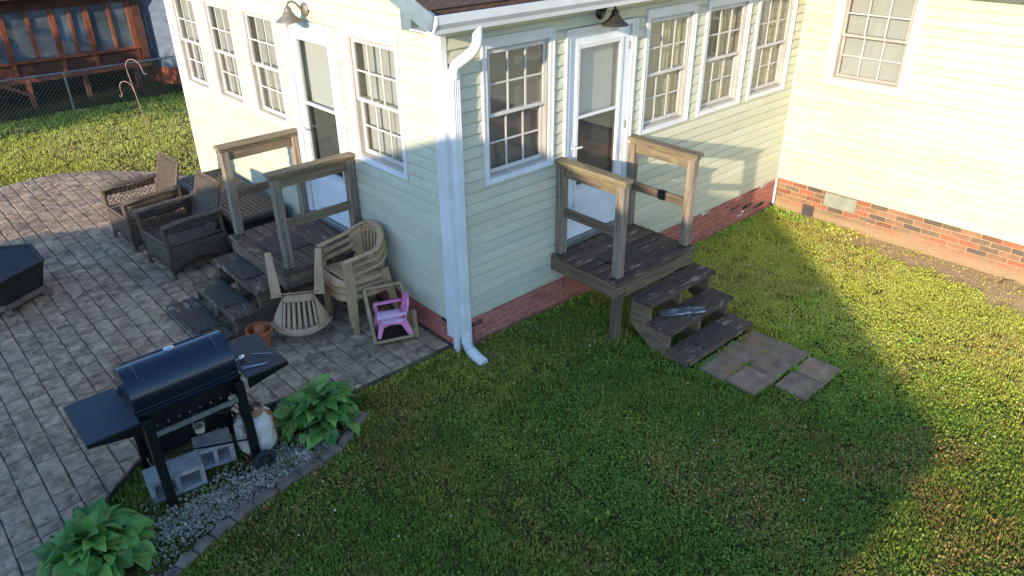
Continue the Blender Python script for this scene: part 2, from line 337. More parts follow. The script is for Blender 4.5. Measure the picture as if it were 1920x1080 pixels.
# ------------------------------------------------------------ ground
def axis_vals(lo, hi, fine0, fine1, fs, cs):
    a = list(np.arange(fine0, fine1, fs))
    v = fine0
    st = fs
    while v > lo: st = min(st*1.35, cs); v -= st; a.insert(0, v)
    v = a[-1]; st = fs
    while v < hi: st = min(st*1.35, cs); v += st; a.append(v)
    return np.array(a)
gx = axis_vals(-70, 90, -6, 7, .16, 8); gy = axis_vals(-60, 110, -6, 15, .16, 8)
X, Y = np.meshgrid(gx, gy, indexing='ij'); Z = gz(X, Y)
pin = inpoly(PATIO, X, Y); Z = np.where(pin, np.minimum(Z, .1), Z)
Z = np.where(inpoly(BED, X, Y), Z+.012, Z)
gm = MB(); nx, ny = X.shape
gm.v = list(zip(X.ravel().tolist(), Y.ravel().tolist(), Z.ravel().tolist()))
gm.f = [(i*ny+j, (i+1)*ny+j, (i+1)*ny+j+1, i*ny+j+1) for i in range(nx-1) for j in range(ny-1)]
def dirtmask(x, y):
    """bare earth: strip by the main wall, worn spots, under the stoop"""
    n = fbm(x, y, 2.6, 5)
    y_ = np.clip(-np.asarray(y, float), 0, 9)
    strip = sstep(-.12, .12, (.09+.21*y_+.5*(n-.5)) - (W-x)) * (y < .3)*(x < W+1)
    base = sstep(.42, .0, -y+.5*(n-.5))*(y < .1)*(x > .05)*(x < 3.3)*.8
    spot = np.maximum.reduce([sstep(r, r*.4, np.hypot((x-a), (y-b)*1.3)+.55*(n-.5)) for a, b, r in ((3.85, -1.72, .34), (2.9, -3.0, .3), (3.4, -3.3, .22), (1.2, -3.2, .3), (.9, -2.3, .25), (-.7, -.15, .32), (-1.1, -.4, .25), (-.3, -1.6, .2), (3.0, -2.2, .22), (-.9, 9.3, .3))])
    return np.clip(np.maximum.reduce([strip, base, spot*.18*(y > -.6)]), 0, 1)
dm = dirtmask(X, Y).ravel()
me_mat = bpy.data.materials.new('ground_mat'); me_mat.use_nodes = True
n_ = me_mat.node_tree; L_ = n_.links; b_ = n_.nodes['Principled BSDF']; b_.inputs['Roughness'].default_value = 1; b_.inputs['Specular IOR Level'].default_value = .1
def nn(sc, det=8):
    tc = n_.nodes.new('ShaderNodeTexCoord'); t = n_.nodes.new('ShaderNodeTexNoise'); t.inputs['Scale'].default_value = sc; t.inputs['Detail'].default_value = det; t.inputs['Roughness'].default_value = .65
    L_.new(tc.outputs['Object'], t.inputs['Vector']); return t.outputs['Fac']
def mx(f, a, c):
    x = n_.nodes.new('ShaderNodeMix'); x.data_type = 'RGBA'
    for s, v in ((x.inputs[6], a), (x.inputs[7], c)):
        if isinstance(v, tuple): s.default_value = (*v, 1)
        else: L_.new(v, s)
    if isinstance(f, float): x.inputs[0].default_value = f
    else: L_.new(f, x.inputs[0])
    return x.outputs[2]
def rm(f, a, c):
    r = n_.nodes.new('ShaderNodeMapRange'); r.inputs[1].default_value = a; r.inputs[2].default_value = c; L_.new(f, r.inputs[0]); return r.outputs[0]
at = n_.nodes.new('ShaderNodeAttribute'); at.attribute_name = 'dirt'
turf = mx(rm(nn(22), .35, .65), rgb('2f2c18'), rgb('4a4a22')); turf = mx(rm(nn(3), .4, .65), turf, rgb('55491f'))
earth = mx(rm(nn(9), .35, .65), rgb('c4a682'), rgb('a68a68')); earth = mx(rm(nn(60), .55, .7), earth, rgb('957a5a'))
L_.new(mx(at.outputs['Fac'], turf, earth), b_.inputs['Base Color'])
bp_ = n_.nodes.new('ShaderNodeBump'); bp_.inputs['Strength'].default_value = .35; bp_.inputs['Distance'].default_value = .02; L_.new(nn(14), bp_.inputs['Height']); L_.new(bp_.outputs[0], b_.inputs['Normal'])
ground = gm.build('ground', me_mat, smooth='all'); ground['kind'] = 'structure'
ca = ground.data.attributes.new('dirt', 'FLOAT', 'POINT'); ca.data.foreach_set('value', dm.astype(np.float32))

# ------------------------------------------------------------ patio: slab and stamped stones in rows
ps = MB(); ps.prism(PATIO, lambda a, b: (a, b, .02), lambda a, b: (a, b, PZ-.009))
patio = ps.build('patio', 'slab', smooth=False, off=(0, 0, 0)); patio['kind'] = 'structure'
def yspans(x):
    ys = []
    n = len(PATIO)
    for i in range(n):
        (x1, y1), (x2, y2) = PATIO[i], PATIO[i-1]
        if (x1 > x) != (x2 > x): ys.append(y1+(x-x1)*(y2-y1)/(x2-x1))
    ys.sort(); return [(ys[i], ys[i+1]) for i in range(0, len(ys)-1, 2)]
stones = []
ROW = .1638; k0 = int((-5.5+3.315)/ROW)-1
for k in range(k0, 21):
    xa = -3.315+k*ROW; xb = min(xa+ROW, -.004)
    if xb-xa < .05: continue
    A, B = yspans(xa+.003), yspans(xb-.003)
    if not A or not B: continue
    for (a0, a1), (b0, b1) in zip(A, B):
        a0 += .012; b0 += .012; a1 -= .03; b1 -= .03
        y = max(a0, b0)+random.uniform(.03, .16); lasta, lastb = a0, b0; top = min(a1, b1)
        while True:
            sk = random.uniform(-.008, .008)
            if y > top-.07: stones.append((xa, xb, lasta, lastb, a1, b1)); break
            stones.append((xa, xb, lasta, lastb, y+sk, y-sk)); lasta, lastb = y+sk, y-sk
            y += random.choice((.13, .155, .17, .19, .22, .25))*random.uniform(.9, 1.1)
def stone_mesh(mb, s, h):
    xa, xb, a0, b0, a1, b1 = s; g = .0045; e = .011
    j = lambda: random.uniform(-.0035, .0035)
    def ring(q, z, zj): return [(xa+q+j(), a0+q*.6+j(), z+zj*random.uniform(-1, 1)), (xb-q+j(), b0+q*.6+j(), z+zj*random.uniform(-1, 1)), (xb-q+j(), b1-q*.6+j(), z+zj*random.uniform(-1, 1)), (xa+q+j(), a1-q*.6+j(), z+zj*random.uniform(-1, 1))]
    v = ring(g, PZ-.014, 0)+ring(g+.0015, PZ-.004+h, 0)+ring(g+e, PZ+h, .0028)
    mb.add(v, [(0, 1, 5, 4), (1, 2, 6, 5), (2, 3, 7, 6), (3, 0, 4, 7), (4, 5, 9, 8), (5, 6, 10, 9), (6, 7, 11, 10), (7, 4, 8, 11), (8, 9, 10, 11)])
cs = np.array([((s[0]+s[1])/2, (s[2]+s[4])/2, PZ) for s in stones]); uu, vv, zz = proj_np(cs)
areas = np.array([(s[1]-s[0])*(s[4]-s[2]) for s in stones])
score = np.where((uu > -10) & (uu < 1930) & (vv > -10) & (vv < 1100) & (zz > 0), areas/zz**3, 0)
hid = ((cs[:, 0] > -.98) & (cs[:, 1] > 1.45) & (cs[:, 1] < 2.74))
score = np.where(hid, 0, score)
top = set(np.argsort(-score)[:300].tolist())
rest = MB()
for i, s in enumerate(stones):
    h = random.uniform(-.0015, .0025)
    if i in top:
        c = ((s[0]+s[1])/2, (s[2]+s[4])/2, PZ); mb = MB(); stone_mesh(mb, s, h); o = mb.build('paving_stone', 'stone', patio, off=c); o.location = c
    else: stone_mesh(rest, s, h)
rest.build('paving_stones_beyond', 'stone_far', patio, kind='stuff')

# ------------------------------------------------------------ the house
house = thing('house', 'pale yellow vinyl sided house with sunroom wing on brick foundation', 'house')
FACE = {'R': lambda a, d, z: (a, -d, z), 'L': lambda a, d, z: (-d, a, z), 'M': lambda a, d, z: (W-d, a, z)}
def fbox(mb, face, a0, a1, d0, d1, z0, z1):
    f = FACE[face]; p, q = f(a0, d0, z0), f(a1, d1, z1); mb.box(p[0], q[0], p[1], q[1], z0, z1); return mb
core = MB(); core.box(.17, W-.002, .17, D-.12, .0, 3.28); core.box(W+.17, W+7, -12, 9, 0, 3.2)
core.build('wall_core', 'interior', house)
WIN_R = [(.394, 1.246), (2.565, 3.406), (3.605, 4.466), (4.644, 5.512)]; DOOR_R = (1.403, 2.402)
WIN_L = [(.573, 1.446), (2.848, 3.683), (3.943, 4.757), (4.98, 5.827)]; DOOR_L = (1.597, 2.643)
WIN_M = (-1.44, -.431)
OPEN = {'R': [(a, b, ZB, ZT) for a, b in WIN_R]+[(*DOOR_R, .84, DT)], 'L': [(a, b, ZB, ZT) for a, b in WIN_L]+[(*DOOR_L, .84, DT)], 'M': [(*WIN_M, 1.87, 3.12)]}
EXT = {'R': (.038, W-.012), 'L': (.115, D-.02), 'M': (-6.5, -.014)}
CH = .1054
def siding(face, wallname, ztop):
    wall = MB()
    # hidden backing sheet keeps the wall closed behind the planks (below and above openings)
    a0, a1 = EXT[face]
    wallo = MB()
    segs = sorted(OPEN[face]); cur = a0
    for (p, q, z0, z1) in segs:
        fbox(wallo, face, cur, p+.01, -.03, -.004, ZSB, ztop); fbox(wallo, face, p+.01, q-.01, -.03, -.004, ZSB, z0+.01)
        if ztop > z1: fbox(wallo, face, p+.01, q-.01, -.03, -.004, z1-.01, ztop)
        cur = q-.01
    fbox(wallo, face, cur, a1, -.03, -.004, ZSB, ztop)
    wo_ = wallo.build(wallname, 'vinyl', house)
    n = int(round((ztop-ZSB)/CH))
    for i in range(n):
        z0 = ZSB+i*CH; z1 = z0+CH
        lo = a0
        xs = sorted({lo, a1, *[v for o in OPEN[face] for v in o[:2] if lo < v < a1]})
        full = []; f = FACE[face]
        for p, q in zip(xs[:-1], xs[1:]):
            zr = [(z0, z1)]
            for (oa, ob, oz0, oz1) in OPEN[face]:
                if oa < (p+q)/2 < ob:
                    nr = []
                    for (u0, u1) in zr:
                        if oz0 >= u1 or oz1 <= u0: nr.append((u0, u1)); continue
                        if oz0 > u0: nr.append((u0, oz0))
                        if oz1 < u1: nr.append((oz1, u1))
                    zr = nr
            for u0, u1 in zr:
                if u1-u0 < .004: continue
                full.append((p, q, u0, u1))
        runs = []
        for p, q, u0, u1 in full:                        # join neighbours of one height into one plank
            if runs and abs(runs[-1][1]-p) < 1e-6 and abs(runs[-1][2]-u0) < 1e-6 and abs(runs[-1][3]-u1) < 1e-6: runs[-1][1] = q
            else: runs.append([p, q, u0, u1])
        cut = []
        for p, q, u0, u1 in runs:                        # long courses are lapped from two lengths
            if q-p > 2.2: c_ = random.uniform(p+.5, q-.5); cut += [(p, c_+.02, u0, u1, 0), (c_, q, u0, u1, .0016)]
            else: cut.append((p, q, u0, u1, random.uniform(0, .0008)))
        for p, q, u0, u1, lap in cut:
            PR = [(z0-.004, .023), (z0+.003, .0245), (z0+.058, .0185), (z0+.074, .016), (z0+.086, .010), (z1-.010, .001), (z1, .0)]
            zs_ = [t[0] for t in PR]; ds_ = [t[1] for t in PR]
            lo_, hi_ = max(u0-(.004 if u0 == z0 else 0), z0-.004), u1
            mids = [t for t in PR if lo_+.0005 < t[0] < hi_-.0005]
            poly = [(-.001, lo_), (float(np.interp(lo_, zs_, ds_)), lo_)]+[(t[1], t[0]) for t in mids]+[(float(np.interp(hi_, zs_, ds_)), hi_), (-.001, hi_)]
            MB().prism(poly, lambda d, z, A=p: f(A, d+lap, z+random.uniform(-.0012, .0012)), lambda d, z, A=q: f(A, d+lap, z+random.uniform(-.0012, .0012))).build('siding_plank', 'siding', wo_)
siding('R', 'sunroom_front_wall', 3.32); siding('L', 'sunroom_end_wall', 3.53); siding('M', 'main_wall', 3.22)
tr = MB()
tr.box(-.028, .036, -.028, -.003, .3, 3.2); tr.box(-.028, -.003, -.003, .113, .3, 3.2)
tr.build('corner_post', 'white', house, bevel=.004)
MB().box(-.02, .03, -.02, .03, .12, .31).build('corner_post_base', 'white', house, bevel=.004)
MB().box(-.022, .0, D-.05, D+.02, .3, 3.6).build('corner_post', 'white', house)
MB().box(W-.03, W-.004, -.028, -.002, .08, 3.2).build('inside_corner_trim', 'white', house)
fl = MB(); fl.box(-.006, W-.04, -.006, .05, ZSB-.03, ZSB+.002); fl.build('starter_strip', 'vinyl2', house)

def window(face, a0, a1, z0, z1, fill, top=.09, side=.055, glassm='glass', main=False):
    c = MB(); s = side
    fbox(c, face, a0, a0+s, -.05, .034, z0, z1); fbox(c, face, a1-s, a1, -.05, .034, z0, z1)
    fbox(c, face, a0+s, a1-s, -.05, .033, z1-top, z1); fbox(c, face, a0+s, a1-s, -.05, .033, z0, z0+s*.8)
    e = .012                                          # raised outer bead
    fbox(c, face, a0-.006, a0+e, .0, .042, z0-.006, z1+.006); fbox(c, face, a1-e, a1+.006, .0, .042, z0-.006, z1+.006)
    fbox(c, face, a0+e, a1-e, .0, .0415, z1-e, z1+.006); fbox(c, face, a0+e, a1-e, .0, .0415, z0-.006, z0+e)
    wn = c.build('window', 'white', house, bevel=.003)
    ia, ib, ja, jb = a0+s, a1-s, z0+s*.8, z1-top; zm = ja+(jb-ja)*.49
    j = MB()                                           # jambs and tracks
    for q in ((ia, ia+.022), (ib-.022, ib)): fbox(j, face, *q, -.15, .016, ja, jb)
    fbox(j, face, ia+.022, ib-.022, -.15, .012, jb-.02, jb); fbox(j, face, ia+.022, ib-.022, -.15, .014, ja, ja+.025)
    j.build('jamb', 'vinyl', wn)
    pa, pb = ia+.022, ib-.022
    def sash(nm, lo, hi, d, fr):
        m_ = MB(); fbox(m_, face, pa, pa+fr, d-.014, d+.014, lo, hi); fbox(m_, face, pb-fr, pb, d-.014, d+.014, lo, hi)
        fbox(m_, face, pa+fr, pb-fr, d-.013, d+.0135, hi-fr, hi); fbox(m_, face, pa+fr, pb-fr, d-.013, d+.0135, lo, lo+fr*1.1)
        m_.build(nm, 'vinyl2' if not main else 'vinyl', wn, bevel=.002)
        ga, gb, gl, gh = pa+fr, pb-fr, lo+fr*1.1, hi-fr
        mu = MB()
        for i in (1, 2):
            a = ga+(gb-ga)*i/3; fbox(mu, face, a-.008, a+.008, d-.006, d+.008, gl, gh)
        zc = (gl+gh)/2; fbox(mu, face, ga, gb, d-.005, d+.0075, zc-.008, zc+.008)
        mu.build('muntin', 'vinyl2', wn)
        g = MB(); fbox(g, face, ga-.004, gb+.004, d-.002, d+.001, gl-.004, gh+.004); g.build('pane', glassm, wn)
    sash('upper_sash', zm-.012, jb-.02, -.012, .03); sash('lower_sash', ja+.025, zm+.022, -.046, .034)
    b = MB()
    if fill == 'blind':
        z = ja+.03
        while z < jb-.03:
            f = FACE[face]; b.add([f(pa+.01, -.098, z), f(pb-.01, -.098, z), f(pb-.01, -.112, z+.021), f(pa+.01, -.112, z+.021)], [(0, 1, 2, 3)]); z += .024
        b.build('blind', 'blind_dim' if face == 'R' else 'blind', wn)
    else:
        f = FACE[face]; ph = random.uniform(0, 6); nf = random.uniform(7, 10)
        b.grid(70, 3, lambda u, v: f(pa+.005+(pb-pa-.01)*u, -.105+.013*math.sin(u*nf*6.28+ph+1.2*math.sin(u*9))*(.6+.4*v), ja+.02+(jb-ja-.03)*v))
        b.build('curtain', fill, wn, smooth='all')
    if not main:
        lk = MB(); a = (pa+pb)/2; fbox(lk, face, a-.03, a+.03, -.036, -.012, zm+.024, zm+.036); lk.build('sash_lock', 'vinyl', wn)
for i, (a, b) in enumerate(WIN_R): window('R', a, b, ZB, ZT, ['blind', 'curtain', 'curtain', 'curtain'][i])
for i, (a, b) in enumerate(WIN_L): window('L', a, b, ZB, ZT, 'curtain_grey')
window('M', *WIN_M, 1.87, 3.12, 'blind', side=.085, top=.1, main=True)

def door(face, a0, a1, flip):
    zb = .84; c = MB()
    fbox(c, face, a0, a0+.06, -.1, .036, zb, DT); fbox(c, face, a1-.06, a1, -.1, .036, zb, DT); fbox(c, face, a0+.06, a1-.06, -.1, .035, DT-.045, DT)
    e = .014
    fbox(c, face, a0-.006, a0+e, 0, .046, zb, DT+.006); fbox(c, face, a1-e, a1+.006, 0, .046, zb, DT+.006); fbox(c, face, a0+e, a1-e, 0, .0455, DT-e, DT+.006)
    dr = c.build('door', 'white', house, bevel=.003)
    sa, sb = a0+.07, a1-.07; zt = DT-.05
    ga, gb = sa+.125, sb-.125; g0, g1, gm_ = 1.43, 2.81, 2.145
    s = MB(); fbox(s, face, sa, ga, -.035, .008, zb+.03, zt); fbox(s, face, gb, sb, -.035, .008, zb+.03, zt); fbox(s, face, ga, gb, -.035, .0075, g1, zt); fbox(s, face, ga, gb, -.035, .0075, zb+.03, g0)
    s.build('storm_panel', 'door_paint', dr, bevel=.003)
    r = MB()
    for q in ((ga-.03, ga+.012), (gb-.012, gb+.03)): fbox(r, face, *q, -.02, .02, g0-.03, g1+.03)
    for q in ((g0-.03, g0+.012), (g1-.012, g1+.03)): fbox(r, face, ga+.012, gb-.012, -.02, .0195, *q)
    fbox(r, face, ga+.012, gb-.012, -.02, .018, gm_-.014, gm_+.014); r.build('glazing_bead', 'white', dr, bevel=.003)
    k = MB(); fbox(k, face, ga-.01, gb+.01, .0095, .017, 1.0, 1.34); k.build('kick_panel', 'door_paint', dr, bevel=.006)
    g = MB(); fbox(g, face, ga+.008, gb-.008, -.006, -.003, gm_+.01, g1-.008); g.build('pane', 'glass', dr)
    g = MB(); fbox(g, face, ga+.008, gb-.008, -.012, -.009, g0+.008, gm_-.01); g.build('pane', 'screen_glass', dr)
    f = FACE[face]; b = MB()
    zz_ = [g0+.03+i*.024 for i in range(int((g1-g0-.05)/.024))]
    for z in zz_: b.add([f(ga+.02, -.07, z), f(gb-.02, -.07, z), f(gb-.02, -.084, z+.021), f(ga+.02, -.084, z+.021)], [(0, 1, 2, 3)])
    b.build('blind', 'blind_lit', dr)
    i_ = MB(); fbox(i_, face, sa, sb, -.13, -.1, zb, zt); i_.build('inner_door', 'door_paint', dr)
    h = MB(); ha = sa+.055 if not flip else sb-.055; s_ = -1 if flip else 1
    h.tube([f(ha, .008, 1.86), f(ha, .05, 1.86), f(ha+.02*s_, .058, 1.86), f(ha+.11*s_, .055, 1.855)], .011, 8); fbox(h, face, ha-.018, ha+.018, .008, .016, 1.80, 1.92)
    h.build('door_handle', 'white', dr, smooth=True)
    hs = sb+.004 if not flip else sa-.004
    for z in (1.2, 1.9, 2.7): hg = MB(); fbox(hg, face, hs-.008, hs+.008, .004, .022, z, z+.08); hg.build('hinge', 'galv', dr)
    t = MB(); fbox(t, face, a0+.02, a1-.02, -.1, .06, zb-.02, zb+.025); t.build('threshold', 'galv', dr)
door('R', *DOOR_R, False); door('L', *DOOR_L, True)

# foundation: bricks one by one
def foundation(face, nm, a0, a1, zlo, mat, mort, bl=.2215, hh=.0705, main=False, d1=.0):
    f = MB(); fbox(f, face, a0, a1, -.12, d1-.006, -.2, ZSB-.006); fo = f.build(nm, mort, house)
    meshes = {}
    nc = int((ZSB-zlo)/hh)+1
    for c in range(nc):
        z1 = ZSB-.012-c*hh; z0 = z1-hh+.010
        a = a0-random.uniform(0, .02)-(bl/2 if c % 2 else 0)
        while a < a1-.03:
            p, q = max(a, a0+.002), min(a+bl-.010, a1-.002)
            if q-p > .03:
                mid = (p+q)/2
                x, y, _ = FACE[face](mid, 0, 0)
                vis = z1 > float(gz(x, y))-.02 if face != 'L' else z1 > PZ-.02
                if vis:
                    key = round(q-p, 3)
                    if main: mt = 'brick_main%d' % random.choice((0, 0, 0, 1, 1, 1, 2, 2, 3, 4))
                    else: r = random.random(); mt = 'brick_white' if r < .045 else ('brick_black' if r < .09 else mat)
                    if (key, mt) not in meshes:
                        mb = MB(); fbox(mb, face, -(q-p)/2, (q-p)/2, d1-.05, d1, -(z1-z0)/2, (z1-z0)/2)
                        w0 = FACE[face](0, 0, 0); o = mb.build('brick', mt, fo, off=w0 if face == 'M' else None, bevel=.003); meshes[key, mt] = o.data
                    else:
                        o = bpy.data.objects.new('brick', meshes[key, mt]); COL.objects.link(o); o.parent = fo
                    o.location = Vector(FACE[face](mid, random.uniform(-.0015, .002), (z0+z1)/2))
            a += bl
foundation('R', 'sunroom_foundation', .03, W-.01, .0, 'brick_wing', 'mortar_wing')
foundation('L', 'sunroom_end_foundation', .03, 1.5, PZ, 'brick_wing', 'mortar_wing')
b_ = MB(); fbox(b_, 'L', 1.5, D-.02, -.1, -.004, .0, ZSB-.006); b_.build('sunroom_end_foundation', 'brick_wing', house)
foundation('M', 'main_foundation', -4.0, -.03, .0, None, 'mortar_main', main=True)
b_ = MB(); fbox(b_, 'M', -7, -4.0, -.1, -.004, -.2, ZSB-.006); b_.build('main_foundation', 'brick_main2', house)
v = MB(); fbox(v, 'M', -.62, -.46, .0, .03, .045, .2); ve = v.build('vent', 'vent', house, bevel=.004)
v = MB()
for i in range(5): fbox(v, 'M', -.605, -.475, .03, .042, .06+i*.027, .068+i*.027)
v.build('louvre', 'dark_metal', ve)
v = MB(); fbox(v, 'M', -1.175, -.735, .004, .016, .262, ZSB-.022); v.build('access_panel', 'panel_grey', house, bevel=.003)

# roof, gutter, rake, downspout
SL = .4
rz = lambda y: 3.33+SL*(y+.36)
r = MB(); r.prism([(-.28, rz(-.28)), (3.2, rz(3.2)), (6.3, rz(.1)), (6.3, rz(.1)-.05), (3.2, rz(3.2)-.05), (-.28, rz(-.28)-.05)], lambda y, z: (-.3, y, z), lambda y, z: (W+.4, y, z))
roof = r.build('roof', 'shingle', house)
for rw in range(4):
    x = -.32-(.15 if rw % 2 else 0)
    while x < 3.2:
        y0 = -.295+rw*.14; xa, xb = max(x, -.32), x+.297; dz = .012
        if xb-xa > .02:
            mb = MB(); p = [(xa, y0), (xb, y0), (xb, y0+.3), (xa, y0+.3)]
            lift = .016 ; mb.hexa([(a, b, rz(b)+.002+(lift-.006)*(1 if b == y0 else .1)-.0) for a, b in p]+[(a, b, rz(b)+.002+(lift)*(1 if b == y0 else .2)) for a, b in p])
            mb.build('shingle', 'shingle', roof)
        x += .3
mr_ = MB(); mr_.prism([(W-.5, 3.16), (W-.5, 3.22), (W+3, 4.6), (W+7.5, 3.1), (W+7.5, 3.0), (W+3, 4.5)], lambda x, z: (x, -12, z), lambda x, z: (x, 9, z)); mr_.build('main_roof', 'shingle', house)
so_ = MB(); so_.box(W-.49, W+.2, -12, -.4, 3.13, 3.158); so_.build('soffit', 'white', house)
gt = MB()
prof = [(-.26, 3.33), (-.26, 3.205), (-.345, 3.2), (-.355, 3.235), (-.385, 3.275), (-.392, 3.335), (-.378, 3.338), (-.375, 3.28), (-.345, 3.24), (-.335, 3.215), (-.272, 3.216), (-.272, 3.33)]
gt.prism(prof, lambda y, z: (-.31, y, z), lambda y, z: (W-.45, y, z))
g_ = gt.build('gutter', 'white', house)
MB().prism([(-.26, 3.335), (-.26, 3.205), (-.345, 3.2), (-.36, 3.235), (-.39, 3.275), (-.394, 3.337)], lambda y, z: (-.318, y, z), lambda y, z: (-.308, y, z)).build('end_cap', 'white', g_)
fa = MB(); fa.box(-.29, W-.4, -.262, -.235, 3.19, 3.34); fa.build('fascia', 'white', house)
sf = MB(); sf.box(-.29, W-.4, -.235, .0, 3.195, 3.205); sf.build('soffit', 'white', house)
rk = MB(); rk.prism([(-.37, rz(-.37)+.012), (3.2, rz(3.2)+.012), (3.2, rz(3.2)-.15), (-.24, rz(-.24)-.15), (-.33, rz(-.33)-.12)], lambda y, z: (-.33, y, z), lambda y, z: (-.302, y, z)); rk.build('rake_board', 'rake_metal', house)
rk = MB(); rk.prism([(-.24, rz(-.24)-.15), (3.2, rz(3.2)-.15), (3.2, rz(3.2)-.14), (-.24, rz(-.24)-.14)], lambda y, z: (-.302, y, z), lambda y, z: (0., y, z)); rk.build('rake_soffit', 'rake_metal', house)
MB().box(-.16, -.05, .16, .3, 3.15, 3.34).build('eave_return', 'rake_metal', house)
ds = MB()
def rect_sweep(mb, pts, w, h, ax=(1, 0, 0)):
    mb.tube(pts, w*.70, 4, ry=h*.70, up=ax)
dx = .064
# fluted rectangular downspout
flut = []
for i in range(9): flut.append((-.04+.08*i/8, -.032-(.005 if i % 2 else 0)))
flut += [(.04, .034), (-.04, .034)]
ds.prism(flut, lambda a, b: (dx+a, -.062+b, .62), lambda a, b: (dx+a, -.062+b, 2.86))
dn = ds.build('downspout', 'white', house)
e_ = MB()
ep = [(.12, -.31, 3.21), (.12, -.31, 3.12), (.115, -.295, 3.06), (.105, -.24, 3.0), (.085, -.14, 2.93), (.072, -.085, 2.89), (dx, -.062, 2.83), (dx, -.062, 2.78)]
def catmull(P, k=5):
    P = [Vector(p) for p in P]; Q = [P[0]]+P+[P[-1]]; out = []
    for i in range(1, len(Q)-2):
        for j in range(k):
            t = j/k; a, b, c, d = Q[i-1], Q[i], Q[i+1], Q[i+2]; out.append(.5*((2*b)+(c-a)*t+(2*a-5*b+4*c-d)*t*t+(3*b-a-3*c+d)*t**3))
    return out+[P[-1]]
e_.tube(catmull(ep), .046, 12, ry=.038, up=(1, 0, 0)); e_.build('elbow', 'white', dn, smooth='all')
bt = MB(); bt.prism([(-.047, -.04), (.047, -.04), (.047, .038), (-.047, .038)], lambda a, b: (dx+a, -.064+b, .34), lambda a, b: (dx+a*.97, -.062+b, .66)); bt.build('outlet_adapter', 'white', dn, bevel=.004)
for z in (.66, 1.9):
    MB().box(dx-.045, dx+.045, -.104, -.018, z, z+.02).build('strap', 'white', dn)
hs = MB(); hp = []; hr = []
path = [Vector((dx+.002, -.066, .36)), Vector((dx+.0, -.075, .25)), Vector((.06, -.13, .19)), Vector((.055, -.23, .165)), Vector((.05, -.345, .15))]
NN = 30
for i in range(NN+1):
    t = i/NN*(len(path)-1); k = min(int(t), len(path)-2); p = path[k].lerp(path[k+1], t-k); hp.append(p); hr.append(.057 if i % 2 else .043)
hs.tube(hp, hr, 14); hs.build('drain_hose', 'white', dn)

# ------------------------------------------------------------ wall lanterns
def lantern(face, a, z, label, mat):
    f = FACE[face]; base = f(a, .02, z); t = thing('wall_lantern', label, 'lamp', base, 0, 'barn style wall lanterns')
    P = lambda d, zz, da=0: Vector(f(a+da, d, z+zz))-Vector(base)
    m_ = MB(); m_.lathe([(0, .0), (.062, .0), (.066, .012), (.05, .028), (.02, .034), (0, .034)], 20, axis='y' if face == 'R' else 'x')
    if face == 'R': m_.xf(Matrix.Scale(-1, 4, (0, 1, 0)))
    else: m_.xf(Matrix.Scale(-1, 4, (1, 0, 0)))
    m_.build('back_plate', mat, t, smooth=True)
    MB().tube([P(.03, 0), P(.07, .012), P(.11, .06), P(.15, .085), P(.19, .08), P(.205, .05), P(.205, .02)], .011, 8).build('gooseneck_arm', mat, t, smooth=True)
    c = P(.205, 0)
    sh = MB().lathe([(.016, .045), (.03, .03), (.038, .012), (.036, -.005), (.05, -.014), (.058, -.035), (.075, -.05), (.125, -.088), (.128, -.096), (.122, -.093), (.07, -.054), (.03, -.03)], 28, c)
    sh.build('lamp_shade', mat, t, smooth=True)
    MB().lathe([(.001, -.15), (.03, -.142), (.048, -.118), (.05, -.09), (.04, -.06)], 20, c).build('bulb_jar', 'bulb_glass', t, smooth='all')
    MB().lathe([(.001, -.125), (.018, -.118), (.024, -.1), (.016, -.075), (.012, -.05)], 14, c).build('bulb', 'white', t, smooth='all')
lantern('L', 2.13, 3.11, 'pale grey barn lantern above the sunlit white end door', 'lamp_metal')
lantern('R', 1.86, 3.10, 'dark barn lantern above the white door under the gutter', 'lamp_dark')

